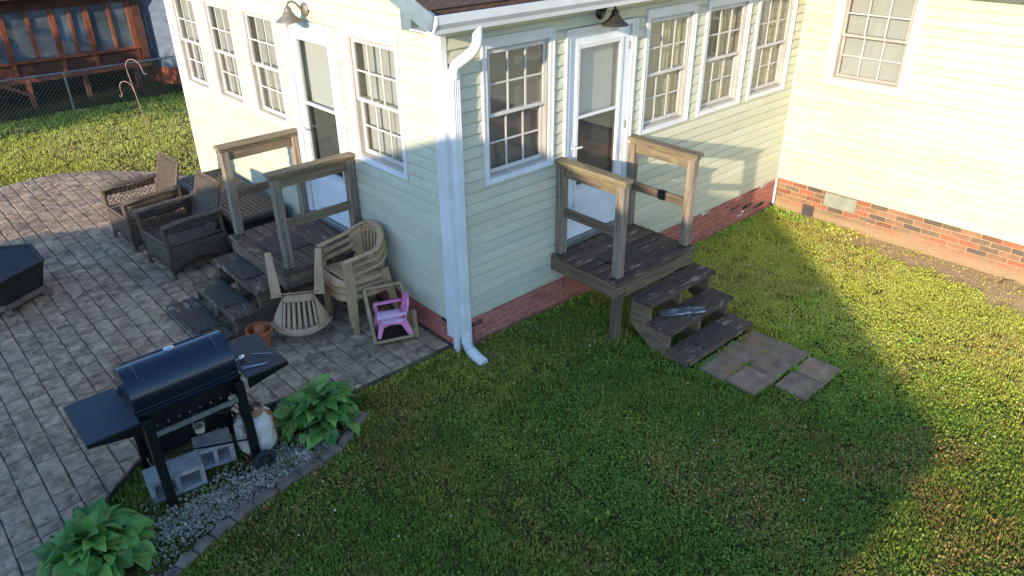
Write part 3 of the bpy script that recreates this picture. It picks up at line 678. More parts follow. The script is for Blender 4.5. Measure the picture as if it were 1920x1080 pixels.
# ------------------------------------------------------------ wooden stoops
def stoop(face, a0, a1, dd, label, treads, ta0, ta1, gl, ax, axd):
    f = FACE[face]; base = Vector(f((a0+a1)/2, dd/2, gl)); t = thing('wooden_stoop', label, 'stoop', base)
    def bx(nm, mat, A0, A1, d0, d1, z0, z1, bev=.006, jit=.002, parent=t):
        mb = MB(); fbox(mb, face, A0, A1, d0, d1, z0, z1); return mb.build(nm, mat, parent, off=base, bevel=bev, jit=jit)
    def rough(nm, mat, A0, A1, d0, d1, z0, z1, amp):      # board with ragged, worn edges
        mb = MB(); n = 14; K = []
        for i in range(n+1):
            A = A0+(A1-A0)*i/n; j = lambda q=1.: random.uniform(-amp, amp)*q; e = random.choice((0, 0, 0, 1))*amp*1.6
            K.append([f(A, d0+j(.5), z0), f(A, d1+j(.6), z0), f(A, d1+j()-e, z1-.006+j(.3)), f(A, d1-.014+j()-e, z1+j(.35)), f(A, (d0+d1)/2+j(), z1-.002+j(.5)), f(A, d0+.012+j(), z1+j(.35)), f(A, d0+j(.5), z1-.006)])
        m7 = 7
        for k_ in K: mb.v += k_
        for i in range(n):
            for q in range(m7): a, b = i*m7+q, i*m7+(q+1) % m7; mb.f.append((a, b, b+m7, a+m7))
        mb.f.append(tuple(range(m7))); mb.f.append(tuple(n*m7+q for q in range(m7)))
        return mb.build(nm, mat, t, off=base)
    zt = .80; nb = 7; bw = (dd-.0)/nb
    for i in range(nb): rough('deck_board', 'deck_'+ax, a0+random.uniform(-.012, .012), a1+random.uniform(-.012, .012), .03+i*(dd-.02)/nb+.004, .03+(i+1)*(dd-.02)/nb-.004, zt-.036, zt+random.uniform(-.004, .003), .003)
    bx('skirt_board', 'skirt_'+ax, a0+.01, a1-.01, dd-.045, dd-.006, zt-.185, zt-.04)
    for A in (a0+.004, a1-.042): bx('skirt_board', 'skirt_'+axd, A, A+.038, .02, dd-.047, zt-.185, zt-.04)
    bx('joist', 'skirt_'+axd, (a0+a1)/2-.02, (a0+a1)/2+.02, .03, dd-.05, zt-.17, zt-.04)
    pw = .088
    for A, nm in ((a0+.055, 0), (a1-.055-pw*.0-.03, 1)):
        for dlo in (dd-.15, .03):
            bx('post', 'post_z', A, A+pw, dlo, dlo+pw, zt+.001, 1.735, .007)
        bx('hand_rail', 'rail_'+axd, A-.018, A+pw+.018, -.0+.005, dd-.03, 1.765, 1.803, .007, .003)
        bx('rail_board', 'rail_'+axd, A+.02, A+.058, .032+pw, dd-.152, 1.635, 1.73, .005)
        bx('rail_cap_board', 'rail_'+axd, A+.004, A+pw-.004, .02, dd-.05, 1.737, 1.763, .004)
        bx('mid_rail', 'skirt_'+axd, A+.025, A+.063, .032+pw, dd-.152, 1.215, 1.305, .005)
    for A in (a0+.06, a1-.15): bx('support_post', 'skirt_z', A, A+.088, dd-.14, dd-.052, gl-.1, zt-.045, .006)
    for (d0, d1, z) in treads:
        rough('tread', 'deck_'+ax, ta0+random.uniform(-.015, .015), ta1+random.uniform(-.015, .015), d0, d1+random.uniform(-.01, .01), z-.04, z, .009)
    for A in (a0+.03, a0+.09, a1-.09, a1-.03):
        for z in (zt-.15, zt-.08):
            n_b = MB(); fbox(n_b, face, A-.006, A+.006, dd-.006, dd-.002, z-.006, z+.006); n_b.build('nail_head', 'grill_rust', t, off=base)
    # cut stringers
    for A in (ta0+.02, ta1-.06, (ta0+ta1)/2-.02):
        top_ = [(dd-.0, zt-.05)]; x0 = dd-.004
        prf = [(x0, treads[0][2]-.042)]
        for i, (d0, d1, z) in enumerate(treads):
            nz = treads[i+1][2]-.042 if i < 2 else gl-.06
            prf += [(d1-.03, z-.042), (d1-.03, nz)] if i < 2 else [(d1-.04, z-.042), (d1-.04, gl-.06)]
        prf += [(treads[2][0]+.0, gl-.06), (x0, treads[0][2]-.30)]
        mb = MB(); mb.prism(prf, lambda d, z: f(A, d, z), lambda d, z: f(A+.04, d, z)); mb.build('stringer', 'skirt_'+axd, t, off=base)
    return t, base
sr, srb = stoop('R', 1.25, 2.47, .945, 'weathered wooden stoop with railings on the lawn side door', [(.925, 1.205, .60), (1.17, 1.455, .40), (1.42, 1.71, .20)], 1.44, 2.49, .04, 'x', 'y')
s2, s2b = stoop('L', 1.454, 2.74, .985, 'dark weathered wooden stoop with railings on the patio side door', [(.955, 1.245, .62), (1.225, 1.515, .42), (1.52, 1.815, .26)], 1.61, 2.68, PZ, 'y', 'x')
mb = MB(); mb.box(2.4065, 2.4515, -.545, -.465, 1.2115, 1.3085); mb.build('rail_tape', 'rubber', sr, off=srb)
def smat(x0, x1, y0, y1, z, label, rz_=0):
    c = Vector(((x0+x1)/2, (y0+y1)/2, z)); mb = MB(); hx, hy = (x1-x0)/2, (y1-y0)/2
    mb.grid(8, 8, lambda u, v: (-hx+2*hx*u, -hy+2*hy*v, .008+.003*math.sin(u*7+v*5))); 
    o = mb.build('step_mat', 'mat_rubber', solid=.006); o.location = c; o.rotation_euler = (0, 0, rz_); tag(o, label, 'mat', 'dark rubber step mats')
smat(1.72, 2.22, -1.66, -1.44, .20, 'dark rubber mat on the lowest tread of lawn side stoop', .06)
smat(1.52, 1.98, -.72, -.4, .80, 'dark rubber mat lying on the lawn side deck', .0)
smat(-1.22, -.98, 1.95, 2.45, .62, 'dark rubber mat on the top tread of patio side stoop')
smat(-1.49, -1.26, 1.9, 2.4, .42, 'dark rubber mat on the middle tread of patio side stoop')
smat(-1.79, -1.55, 1.88, 2.36, .26, 'dark rubber mat on the lowest tread of patio side stoop')
smat(-.85, -.45, 1.9, 2.35, .80, 'dark rubber mat lying on the patio side deck')
pk = MB(); pk.box(-.235, .235, -.06, .06, .0, .028); pk = pk.build('loose_plank', 'wood_white', bevel=.012, jit=.004); pk.location = (1.83, -1.29, .401); pk.rotation_euler = (0, 0, -.52)
tag(pk, 'short grey plank with flaking white paint lying on a stoop tread', 'plank')

# ------------------------------------------------------------ stepping pavers
for i, (x, y) in enumerate(((1.68, -1.87), (2.02, -1.865), (2.35, -1.87), (2.37, -2.185), (2.04, -2.18), (1.71, -2.19), (2.33, -2.52), (1.98, -2.53))):
    mb = MB(); mb.box(-.166, .166, -.158, .158, -.05, .0); o = mb.build('paver_slab', 'paver', bevel=.004, jit=.002)
    o.location = (x, y, float(gz(x, y))+.036+random.uniform(-.004, .005)); o.rotation_euler = (random.uniform(-.015, .015), random.uniform(-.015, .015), random.uniform(-.03, .03))
    tag(o, ['square paver touching the left end of the lowest stoop tread', 'middle paver of the row right under the lowest stoop tread', 'square paver at the right end of row under stoop tread', 'right paver in the middle row of the stoop path', 'centre paver in the middle row of the stoop path', 'left paver in the middle row of the stoop path', 'right one of the two pavers farthest from the stoop', 'left one of the two pavers farthest from the stoop'][i], 'paver', 'pavers at the foot of the stoop')

# ------------------------------------------------------------ monobloc chairs
def mono_chair(label):
    t = thing('plastic_chair', label, 'chair', group='tan plastic garden chairs')
    # seat: front band, slats, side bands
    s = MB(); zf = lambda x: .425-.025*math.sin(max(0, min(1, (x+.26)/.5))*2.6)
    def strip(mb, x0, x1, y0, y1, th=.012, nx=6):
        mb.grid(nx, 2, lambda u, v: (x0+(x1-x0)*u, y0+(y1-y0)*v, zf(x0+(x1-x0)*u)+.0))
    strip(s, -.25, -.10, -.235, .235); strip(s, .16, .235, -.2, .2); strip(s, -.1, .16, -.235, -.155); strip(s, -.1, .16, .155, .235)
    for i in range(6): y = -.155+.31*(i+.5)/6; strip(s, -.1, .16, y-.018, y+.018)
    s.build('seat', 'tan_plastic', t, smooth='all', solid=.009)
    a = MB(); a.grid(14, 4, lambda u, v: (-.25-.022*math.sin(v*1.57)-.03*math.sin(u*math.pi)*(1), -.245+.49*u, zf(-.25)+.002-(.05+.055*math.sin(u*math.pi))*v)); a.build('front_apron', 'tan_plastic', t, smooth='all', solid=.008)
    for sy in (-1, 1):
        a = MB(); a.grid(8, 3, lambda u, v: (-.25+.47*u, sy*(.238+.012*v), zf(-.25+.47*u)+.004-.05*v)); a.build('side_apron', 'tan_plastic', t, smooth='all', solid=.008)
        l = MB()
        def leg(mb, p, q, w0, w1, inw):           # L-section channel
            mb.bar(p, q, w0, .012, up=(1, 0, .01), w2=w1); P = Vector(p)+Vector((inw*w0/2, -sy*w0*.0, 0)); 
            mb.bar(Vector(p)+Vector((w0*.35*inw, sy*w0*.5, 0)), Vector(q)+Vector((w1*.35*inw, sy*w1*.5, 0)), w0*.9, .012, up=(0, 1, .01), w2=w1*.8)
        leg(l, (-.262, sy*.235, .645), (-.268, sy*.245, .0), .075, .055, 1); l.build('front_leg', 'tan_plastic', t, bevel=.004)
        l = MB(); leg(l, (.2, sy*.2, .44), (.285, sy*.235, .0), .10, .055, -1); l.build('rear_leg', 'tan_plastic', t, bevel=.004)
    # horseshoe arm and back rim
    pts = []
    for i in range(25):
        u = i/24*2-1; au = abs(u); s_ = 1 if u > 0 else -1
        if au > .55:
            q = (au-.55)/.45; pts.append((.06-.335*q, s_*(.272-.02*q), .675-.03*q))
        else:
            th = au/.55*math.pi/2; pts.append((.06+.2*math.cos(th), s_*.272*math.sin(th), .675+.15*math.cos(th)**1.3))
    MB().tube(pts, .032, 10, ry=.014, up=(0, 0, 1)).build('arm_rim', 'tan_plastic', t, smooth='all')
    bk = MB()
    def bp(u, v):                                  # u across -1..1, v bottom..top
        th = u*math.pi/2*.96; top = Vector((.06+.2*math.cos(th), .272*math.sin(th), .675+.15*max(0, math.cos(th))**1.3))
        bot = Vector((.2-.06*abs(u)**2, .215*math.sin(th*.98), .42)); return bot.lerp(top, v)
    for (u0, u1, v0, v1) in [(-.98, -.5, .0, 1), (.5, .98, .0, 1), (-.5, .5, .86, 1), (-.5, .5, 0, .2)]:
        if abs(u0) > .9 or u1 > .9:
            v0 = .0
        bk.grid(8, 6, lambda u, v: bp(u0+(u1-u0)*u, v0+(v1-v0)*v) if not (abs(u0) > .9 or u1 > .9) else bp(u0+(u1-u0)*u, (1 if False else (1-(1-v)*(1-max(0, abs(u0+(u1-u0)*u)-.5)/.55)))))
    for i in range(7): u = -.5+1.0*(i+.5)/7; bk.grid(1, 6, lambda a_, v: bp(u-.042+.084*a_, .2+.66*v))
    bk.build('backrest', 'tan_plastic', t, smooth='all', solid=.008)
    return t
ch = mono_chair('topmost of the three stacked tan plastic chairs beside the patio stoop')
SX, SY = -.365, 1.12; SR = .0
ch.location = (SX, SY, PZ+.16); ch.rotation_euler = (0, .0, SR)
dup(ch, (SX+.012, SY+.004, PZ+.08), (0, 0, SR), 'middle chair of the three stacked tan plastic chairs')
dup(ch, (SX+.02, SY-.004, PZ+.001), (0, 0, SR), 'bottom chair of the three stacked tan plastic chairs')
# tipped upside down, its back toward the lawn
Rm = Matrix.Rotation(rad(58), 4, 'Z') @ Matrix.Rotation(rad(180+30), 4, 'Y')
fc = dup(ch, (0, 0, 0), (0, 0, 0), 'tan plastic chair tipped upside down with legs in the air')
allv = [Rm @ v.co for c in fc.children for v in c.data.vertices]
zmin = min(v.z for v in allv); cx = sum(v.x for v in allv)/len(allv); cy = sum(v.y for v in allv)/len(allv)
fc.rotation_euler = Rm.to_euler(); fc.location = (-.93-cx, 1.31-cy, PZ+.006-zmin)

# tan frame leaning by the wall, pink child chair in it
A = Vector((-.587, .533, PZ+.004)); ab = Vector((.351, -.132, 0)).normalized(); back = Vector((.352, .936, 0))
tf = thing('plastic_tray', 'tan rectangular plastic tray leaning on its side around the pink child chair', 'tray', A)
tilt = rad(50); upv = back*math.cos(tilt)+Vector((0, 0, 1))*math.sin(tilt); nrm = ab.cross(upv).normalized()
wF, hF = .375, .56
def fr(nm, p0, p1, w_, h_): MB().bar(p0, p1, w_, h_, up=nrm).build(nm, 'tan_frame', tf, bevel=.004)
o0 = Vector((0, 0, .012))
for q in (0, .035):
    b0 = o0+nrm*q+upv*.014
    fr('frame_bar', b0, b0+ab*wF, .026, .026)
fr('frame_bar', o0+nrm*.012, o0+upv*hF+nrm*.012, .034, .05); fr('frame_bar', o0+ab*wF+nrm*.012, o0+ab*wF+upv*hF+nrm*.012, .034, .05)
fr('frame_bar', o0+upv*hF+nrm*.012, o0+upv*hF+ab*wF+nrm*.012, .03, .05)
MB().bar(o0+ab*(wF+.04)+Vector((0, 0, .0)), o0+ab*(wF+.035)+Vector((0, .02, .3)), .03, .05).build('frame_post', 'tan_frame', tf, bevel=.004)
MB().bar(o0+ab*(wF*.5)+back*.02+Vector((0, 0, -.008)), o0+ab*(wF*.5)+back*.3+Vector((0, 0, -.008)), wF-.06, .006).build('leaf_litter_tray', 'soil', tf)

pc = thing('child_chair', 'small pink plastic child chair inside the tan tray', 'chair', (-.37, .55, PZ+.10), rad(-25))
pm = MB(); pm.grid(6, 6, lambda u, v: (-.13+.24*u, -.12+.24*v, .15-.012*math.sin(u*3.1)*math.sin(v*3.1))); pm.build('seat', 'pink_pale', pc, smooth='all', solid=.016)
pm = MB(); pm.grid(8, 6, lambda u, v: (.11+.05*v+.02*(1-abs(2*u-1)), -.13+.26*u, .13+.20*v+.05*v*math.sin(u*math.pi))); pm.build('backrest', 'pink', pc, smooth='all', solid=.014)
for sy in (-1, 1):
    MB().bar((-.15, sy*.138, .232), (.13, sy*.138, .24), .045, .018).build('arm', 'pink_pale' if sy < 0 else 'pink', pc, bevel=.005)
    MB().bar((-.135, sy*.138, .225), (-.125, sy*.13, .15), .035, .03).build('arm_support', 'pink', pc, bevel=.005)
    MB().bar((-.11, sy*.12, .15), (-.15, sy*.135, .0), .055, .03, up=(0, 1, 0), w2=.03).build('leg', 'pink', pc, bevel=.005)
    MB().bar((.1, sy*.12, .15), (.16, sy*.135, .0), .075, .03, up=(0, 1, 0), w2=.045).build('leg', 'pink', pc, bevel=.005)
    m_ = MB(); m_.grid(8, 2, lambda u, v: (-.13+.26*u, sy*.125, .15-(.02+.05*abs(2*u-1)**2)*v)); m_.build('side_apron', 'pink', pc, smooth='all', solid=.012)

# ------------------------------------------------------------ flower pots
def pot(r, h, loc, label, name='flower_pot'):
    t = thing(name, label, 'pot', loc)
    MB().lathe([(.0, .0), (r*.68, 0), (r*.9, h*.76), (r*.9, h*.78), (r*1.0, h*.78), (r*1.02, h), (r*.93, h), (r*.9, h*.8), (r*.62, .03), (0, .03)], 32).build('body', 'terracotta', t, smooth=True)
    return t
POT = (-1.40, 1.29, PZ+.004)
pot(.125, .21, POT, 'large terracotta flower pot beside the patio stoop steps')
p2 = pot(.068, .12, (-1.385, 1.305, PZ+.235), 'small upturned terracotta pot sitting inside the larger pot'); p2.rotation_euler = (rad(165), rad(8), 0)
MB().lathe([(0, .0), (.1, .002), (.1, .012), (0, .014)], 20).build('potting_soil', 'soil', [o for o in COL.objects if o.name == 'flower_pot'][0]).location = (0, 0, .10)
# small upturned pot rests on soil: shift so that its rim meets the soil
p2.location = (-1.39, 1.30, PZ+.004+.232)

# ------------------------------------------------------------ wicker armchairs
def wicker_chair(label, loc, rz_):
    t = thing('wicker_armchair', label, 'chair', loc, rz_, 'wicker patio armchairs')
    hw = .33; xf, xb = -.36, .34                    # faces -x
    def P(name, mat, mb, **k): return mb.build(name, mat, t, **k)
    s = MB(); s.box(xf+.02, xb-.06, -hw+.03, hw-.03, .36, .40); P('seat', 'wicker', s, bevel=.012)
    s = MB(); s.tube([(xf, -hw, .41), (xf, hw, .41)], .018, 8); P('seat_rail', 'wicker_plain', s, smooth=True)
    s = MB(); s.grid(10, 10, lambda u, v: (xb-.10+.03*math.sin(v*3)+.17*v**1.5-.03*math.cos((u-.5)*2.4), -.27+.54*u+0*v, .38+.57*v)); P('backrest', 'wicker', s, smooth='all', solid=.035)
    s = MB(); s.tube([(xb-.10+.03*math.sin(v*3)+.17*v**1.5-.02, -.275, .38+.57*v) for v in np.linspace(0, 1, 8)]+[(xb+.05, -.27+.54*u, .955+.012*math.sin(u*3.1)) for u in np.linspace(.03, .97, 6)]+[(xb-.10+.03*math.sin(v*3)+.17*v**1.5-.02, .275, .38+.57*v) for v in np.linspace(1, 0, 8)], .017, 7); P('back_rim', 'wicker_plain', s, smooth=True)
    sk = MB(); sk.grid(10, 4, lambda u, v: (xf, -hw+2*hw*u, .37-(.37-.05-.10*math.sin(u*math.pi))*v)); P('front_skirt', 'wicker', sk, smooth='all', solid=.016)
    for sy in (-1, 1):
        a = MB(); a.tube([(xf-.02, sy*(hw+.01), .635), (xf+.2, sy*(hw+.01), .655), (xb-.1, sy*(hw+.01), .655), (xb-.02, sy*(hw-.02), .66)], .045, 10, ry=.024); P('arm', 'wicker', a, smooth='all')
        k = MB(); k.grid(10, 4, lambda u, v: (xf+(xb+.02*u-xf)*u, sy*hw, .37-(.37-.04-.12*math.sin(u*math.pi))*v)); P('side_skirt', 'wicker', k, smooth='all', solid=.016)
        ln = MB(); x0, x1, z0, z1 = xf+.01, xb-.06, .40, .62; N = 11
        ln.tube([(x0, sy*hw, .405), (x1+.03, sy*hw, .405)], .012, 6)
        for i in range(-6, N+1):                         # open diamond lattice under the arm
            for dr in (1, -1):
                xa = x0+(x1-x0)*i/N; xb_ = xa+(z1-z0)*.9
                if dr == 1: p, q = (xa, z0), (xb_, z1)
                else: p, q = (xa, z1), (xb_, z0)
                t0 = max(0, (x0-p[0])/(q[0]-p[0])); t1 = min(1, (x1-p[0])/(q[0]-p[0]))
                if t1 > t0+.05: ln.bar((p[0]+(q[0]-p[0])*t0, sy*hw, p[1]+(q[1]-p[1])*t0), (p[0]+(q[0]-p[0])*t1, sy*hw, p[1]+(q[1]-p[1])*t1), .006, .006)
        P('side_lattice', 'wicker_plain', ln)
        wr = MB(); wr.grid(8, 2, lambda u, v: (x0+(x1-x0)*u, sy*(hw+.012), .625-.07*v-.01*math.sin(u*3.1))); P('arm_wrap', 'wicker', wr, smooth='all', solid=.014)
        P('front_leg', 'wicker_plain', MB().tube([(xf-.012, sy*(hw+.0), .63), (xf, sy*hw, .3), (xf-.005, sy*hw, .0)], .027, 8), smooth=True)
        P('rear_leg', 'wicker_plain', MB().tube([(xb-.05, sy*(hw-.01), .65), (xb-.02, sy*hw, .35), (xb+.09, sy*hw, .0)], .027, 8), smooth=True)
    return t
wcB = wicker_chair('wicker patio armchair in front, nearer to the wooden stoop', (-1.15, 3.66, PZ+.002), rad(4))
dup(wcB, (-1.22, 4.73, PZ+.002), (0, 0, rad(3)), 'wicker patio armchair half in sun, farther from the stoop')

# ------------------------------------------------------------ storage box
bxt = thing('deck_box', 'dark brown wicker storage box with tan lid against the house', 'storage box', (-.42, 4.06, PZ+.002))
MB().prism([(-.29, .0), (.29, 0), (.30, .5), (-.31, .5)], lambda x, z: (x, -.93, z), lambda x, z: (x, .87, z)).build('body', 'wicker_dark', bxt, bevel=.012)
ld = MB(); ld.prism([(-.345, .505), (.33, .505), (.33, .56), (.28, .585), (-.29, .575), (-.345, .55)], lambda x, z: (x, -.97, z), lambda x, z: (x, .92, z)); lid = ld.build('lid', 'lid_plain', bxt, bevel=.014)
wv = MB()
for i in range(10):
    for j in range(34):
        x = -.255+.55*i/10+(.012 if j % 2 else 0); y = -.92+1.78*j/33; wv.box(x, x+.034, y-.018, y+.018, .57+.012*(x+.29)/.57, .5865+.008*(x+.29)/.57)
wv.build('woven_top', 'lid_resin', lid, kind='stuff')
MB().box(-.325, -.305, -.12, .12, .40, .47).build('handle', 'wicker_dark', bxt, bevel=.006)

# ------------------------------------------------------------ fire pit
fp = thing('fire_pit', 'black hexagonal metal fire pit on a low stand', 'fire pit', (-3.08, 4.19, PZ+.002))
hexr = .46
def hx(r, z, ph=0): return [(r*math.cos(rad(60*k+30+ph)), r*math.sin(rad(60*k+30+ph)), z) for k in range(6)]
def ring6(mb, rings):
    k = len(mb.v)
    for r_, z_ in rings: mb.v += hx(r_, z_, 0)
    for i in range(len(rings)-1):
        for j in range(6): a, b = k+i*6+j, k+i*6+(j+1) % 6; mb.f.append((a, b, b+6, a+6))
m_ = MB(); ring6(m_, [(.47, .11), (.55, .395), (.57, .4), (.57, .418), (.53, .418), (.52, .40), (.42, .14), (.001, .135)]); m_.build('bowl', 'grill_rust', fp)
m_ = MB(); ring6(m_, [(.515, .392), (.52, .402), (.001, .412), (.001, .40)]); m_.build('mesh_cover', 'rubber', fp)
m_ = MB(); m_.lathe([(0, .412), (.025, .415), (.03, .43), (.012, .44), (0, .442)], 12); m_.build('knob', 'grill_black', fp, smooth=True)
m_ = MB()
for a_, b_ in zip(hx(.47, .085, 0), hx(.47, .085, 0)[1:]+hx(.47, .085, 0)[:1]): m_.bar(a_, b_, .06, .05)
m_.build('stand_ring', 'edging', fp)
for k, q in enumerate(hx(.49, 0, 0)):
    MB().box(-.045, .045, -.035, .035, 0, .06).xf(Matrix.Translation(q) @ Matrix.Rotation(rad(60*k+30), 4, 'Z')).build('stand_foot', 'edging', fp, bevel=.006)
for k in range(6):
    a = rad(60*k); c = Vector((.405*math.cos(a), .405*math.sin(a), .19)); tn = Vector((-math.sin(a), math.cos(a), 0)); m_ = MB()
    for j in range(7): m_.bar(c+tn*(-.06+.02*j)+Vector((.025*math.cos(a), .025*math.sin(a), -.02)), c+tn*(-.06+.02*j)+Vector((.045*math.cos(a), .045*math.sin(a), .015)), .006, .006)
    m_.build('vent_grille', 'dark_metal', fp)

# ------------------------------------------------------------ grill
GB = Vector((-2.5, .03, .165))
gr = thing('barbecue_grill', 'black barrel barbecue grill with side shelves, seen from behind', 'grill', GB)
def gp(nm, mat, mb, **k): return mb.build(nm, mat, gr, off=GB, **k)
x0, x1 = -2.875, -2.135; yc, rz0 = .075, 1.0
arc = [(yc+.19*math.cos(t), rz0+.03+.225*math.sin(t)) for t in np.linspace(0, math.pi, 20)]
sec = [(yc+.19, rz0), *arc, (yc-.19, rz0)]
ml = MB(); ml.prism(sec, lambda y, z: (x0, y, z), lambda y, z: (x1, y, z)); lidg = gp('lid', 'grill_lid', ml, smooth=True)
m_ = MB()
for xx in (x0+.09, x1-.09): 
    m_.prism([(yc+.192*math.cos(t), rz0+.03+.227*math.sin(t)) for t in np.linspace(.3, 2.2, 14)]+[(yc+.185*math.cos(t), rz0+.03+.22*math.sin(t)) for t in np.linspace(2.2, .3, 14)], lambda y, z: (xx, y, z), lambda y, z: (xx+.003, y, z))
m_.build('lid_seam', 'galv', lidg, off=GB)
MB().tube([(-2.82, yc+.17, 1.13), (-2.81, yc+.21, 1.16), (-2.22, yc+.21, 1.16), (-2.21, yc+.17, 1.13)], .012, 8).build('lid_handle', 'grill_black', lidg, off=GB, smooth=True)
MB().lathe([(0, .0), (.034, .0), (.036, .012), (.02, .02), (0, .022)], 18, (-2.51, yc+.02, 1.255)).build('thermometer', 'chrome', lidg, off=GB, smooth=True)
m_ = MB(); m_.prism([(yc-.195, .998), (yc+.195, .998), (yc+.19, .93), (yc+.15, .78), (yc-.15, .78), (yc-.19, .93)], lambda y, z: (x0-.006, y, z), lambda y, z: (x1+.006, y, z)); gp('firebox', 'grill_black', m_, bevel=.006)
m_ = MB(); m_.box(x0-.012, x1+.012, yc-.204, yc-.194, .945, .975); gp('rim_flange', 'grill_lid', m_, bevel=.003)
for sx, xa, xb in ((-1, -3.225, -2.885), (1, -2.125, -1.80)):
    m_ = MB(); ya, yb = -.25, .30; m_.box(xa, xb, ya, yb, .985, 1.0); sh = gp('side_shelf', 'grill_shelf', m_, bevel=.003)
    xo, xi = (xa, xb) if sx < 0 else (xb, xa)
    for yy in (ya+.001, yb-.004): MB().prism([(xo, .984), (xi, .984), (xi, .90), (xo, .965)], lambda x, z: (x, yy, z), lambda x, z: (x, yy+.003, z)).build('shelf_gusset', 'grill_black', sh, off=GB)
    MB().box(xo, xo+.003*(-sx), ya, yb, .965, .984).build('shelf_lip', 'grill_black', sh, off=GB)
for (lx, ly, zl) in ((-2.83, -.2, .14), (-2.165, -.2, .2), (-2.83, .33, .17), (-2.165, .33, .17)):
    m_ = MB(); m_.bar((lx, ly+(.05 if ly < 0 else -.06), .93), (lx, ly, zl), .066, .055, up=(0, 1, 0)); gp('leg', 'grill_black', m_, bevel=.004)
m_ = MB(); m_.bar((-2.83, -.178, .80), (-2.165, -.178, .80), .006, .042, up=(0, 0, 1)); rl = gp('cross_rail', 'galv', m_)
m_ = MB()
for k in range(8): m_.lathe([(0, -.012), (.006, -.011), (.008, 0)], 8, (-2.77+.077*k, -.135, .845), axis='y')
m_.build('bolt', 'chrome', rl, off=GB)
m_ = MB(); m_.box(-2.815, -2.18, .235, .245, .33, .79); gp('front_panel', 'grill_black', m_)
gp('brace', 'grill_black', MB().tube([(-2.83, .3, .3), (-2.165, -.2, .42)], .008, 6)); gp('brace', 'grill_black', MB().tube([(-2.83, -.2, .32), (-2.83, .33, .32)], .008, 6)); gp('axle', 'galv', MB().tube([(-2.14, -.29, .235), (-2.14, .4, .235)], .007, 8))
m_ = MB(); m_.lathe([(0, .0), (.034, .0), (.04, .055), (.043, .057), (.036, .055), (.031, .006), (0, .006)], 22, (-2.5, -.12, .63)); cu = gp('grease_cup', 'cup', m_, smooth=True)
MB().tube([(-2.54, -.12, .682), (-2.53, -.11, .74), (-2.5, -.07, .785), (-2.47, -.11, .74), (-2.46, -.12, .682)], .003, 5).build('cup_hanger', 'galv', cu, off=GB)
for yy in (-.275, .40):
    c = (-2.14, yy, .235); m_ = MB(); m_.lathe([(.06, -.02), (.078, -.022), (.086, -.014), (.086, .014), (.078, .022), (.06, .02), (.06, -.02)], 32, c, 'y'); wh = gp('wheel', 'rubber', m_, smooth=True)
    m_ = MB(); m_.lathe([(.0, -.018), (.018, -.018), (.02, .018), (0, .018)], 14, c, 'y')
    for k in range(6): a = k*math.pi/3; m_.bar((c[0]+.012*math.cos(a), c[1], c[2]+.012*math.sin(a)), (c[0]+.063*math.cos(a), c[1], c[2]+.063*math.sin(a)), .012, .02)
    m_.build('hub', 'rubber', wh, off=GB)
# utensils on the right shelf
u1 = MB().tube([(-.075, 0, .004), (.07, .0, .004), (.083, .002, .022)], .0032, 6).build('hooked_skewer', 'chrome'); u1.location = (-1.905, -.035, 1.003); u1.rotation_euler = (0, 0, rad(-38)); tag(u1, 'single hooked metal skewer at the far end of grill shelf', 'skewer')
u2 = thing('barbecue_tongs', 'silver barbecue tongs lying across the black grill shelf', 'tongs', (-2.02, -.15, 1.003), rad(-22))
MB().tube([(-.09, .012, .004), (.08, .0, .004), (.1, .0, .012)], .0034, 6).build('arm', 'chrome', u2); MB().tube([(-.09, -.014, .004), (.08, -.003, .004)], .0034, 6).build('arm', 'chrome', u2)
u3 = MB(); u3.lathe([(0, -.03), (.014, -.028), (.019, .0), (.012, .022), (0, .026)], 14, axis='x'); u3.tube([(-.03, 0, 0), (-.075, .0, .004)], .005, 6); u3 = u3.build('metal_scoop', 'chrome', smooth=True); u3.location = (-2.05, .0, 1.021); u3.rotation_euler = (0, 0, .3); tag(u3, 'short silver scoop lying beside the grill lid', 'scoop')

# ------------------------------------------------------------ propane tank
TB = (-2.075, -.03, .165)
pt = thing('propane_tank', 'rusty white propane tank standing behind the grill leg', 'gas tank', TB)
MB().lathe([(.0, .035), (.11, .035), (.145, .06), (.155, .1), (.155, .27), (.145, .32), (.11, .355), (.05, .375), (0, .38)], 36).build('body', 'tank_white', pt, smooth=True)
MB().lathe([(.105, .0), (.11, .0), (.112, .05), (.105, .05), (.105, 0)], 28).build('foot_ring', 'tank_rust', pt, smooth=True)
cl = MB()
for (a0, a1, z1) in ((-2.6, -.4, .425), (.2, 2.5, .405)):
    N = 14; k = len(cl.v)
    for i in range(N+1):
        a = a0+(a1-a0)*i/N
        for r_, z_ in ((.088, .352), (.092, z1), (.085, z1+.003), (.081, .352)): cl.v.append((r_*math.cos(a), r_*math.sin(a), z_))
    for i in range(N):
        for j in range(4): p, q = k+i*4+j, k+i*4+(j+1) % 4; cl.f.append((p, q, q+4, p+4))
cl.build('collar', 'tank_rust', pt, smooth=True)
MB().lathe([(.02, .375), (.022, .42), (.012, .425), (.012, .43), (.03, .433), (.03, .45), (0, .452)], 16).build('valve', 'brass', pt, smooth=True)
hz = MB().tube([(-2.09, -.02, .6), (-2.16, .05, .62), (-2.22, .06, .56), (-2.3, .04, .6), (-2.33, .05, .78)], .008, 8).build('gas_hose', 'rubber', pt, off=TB, smooth=True)

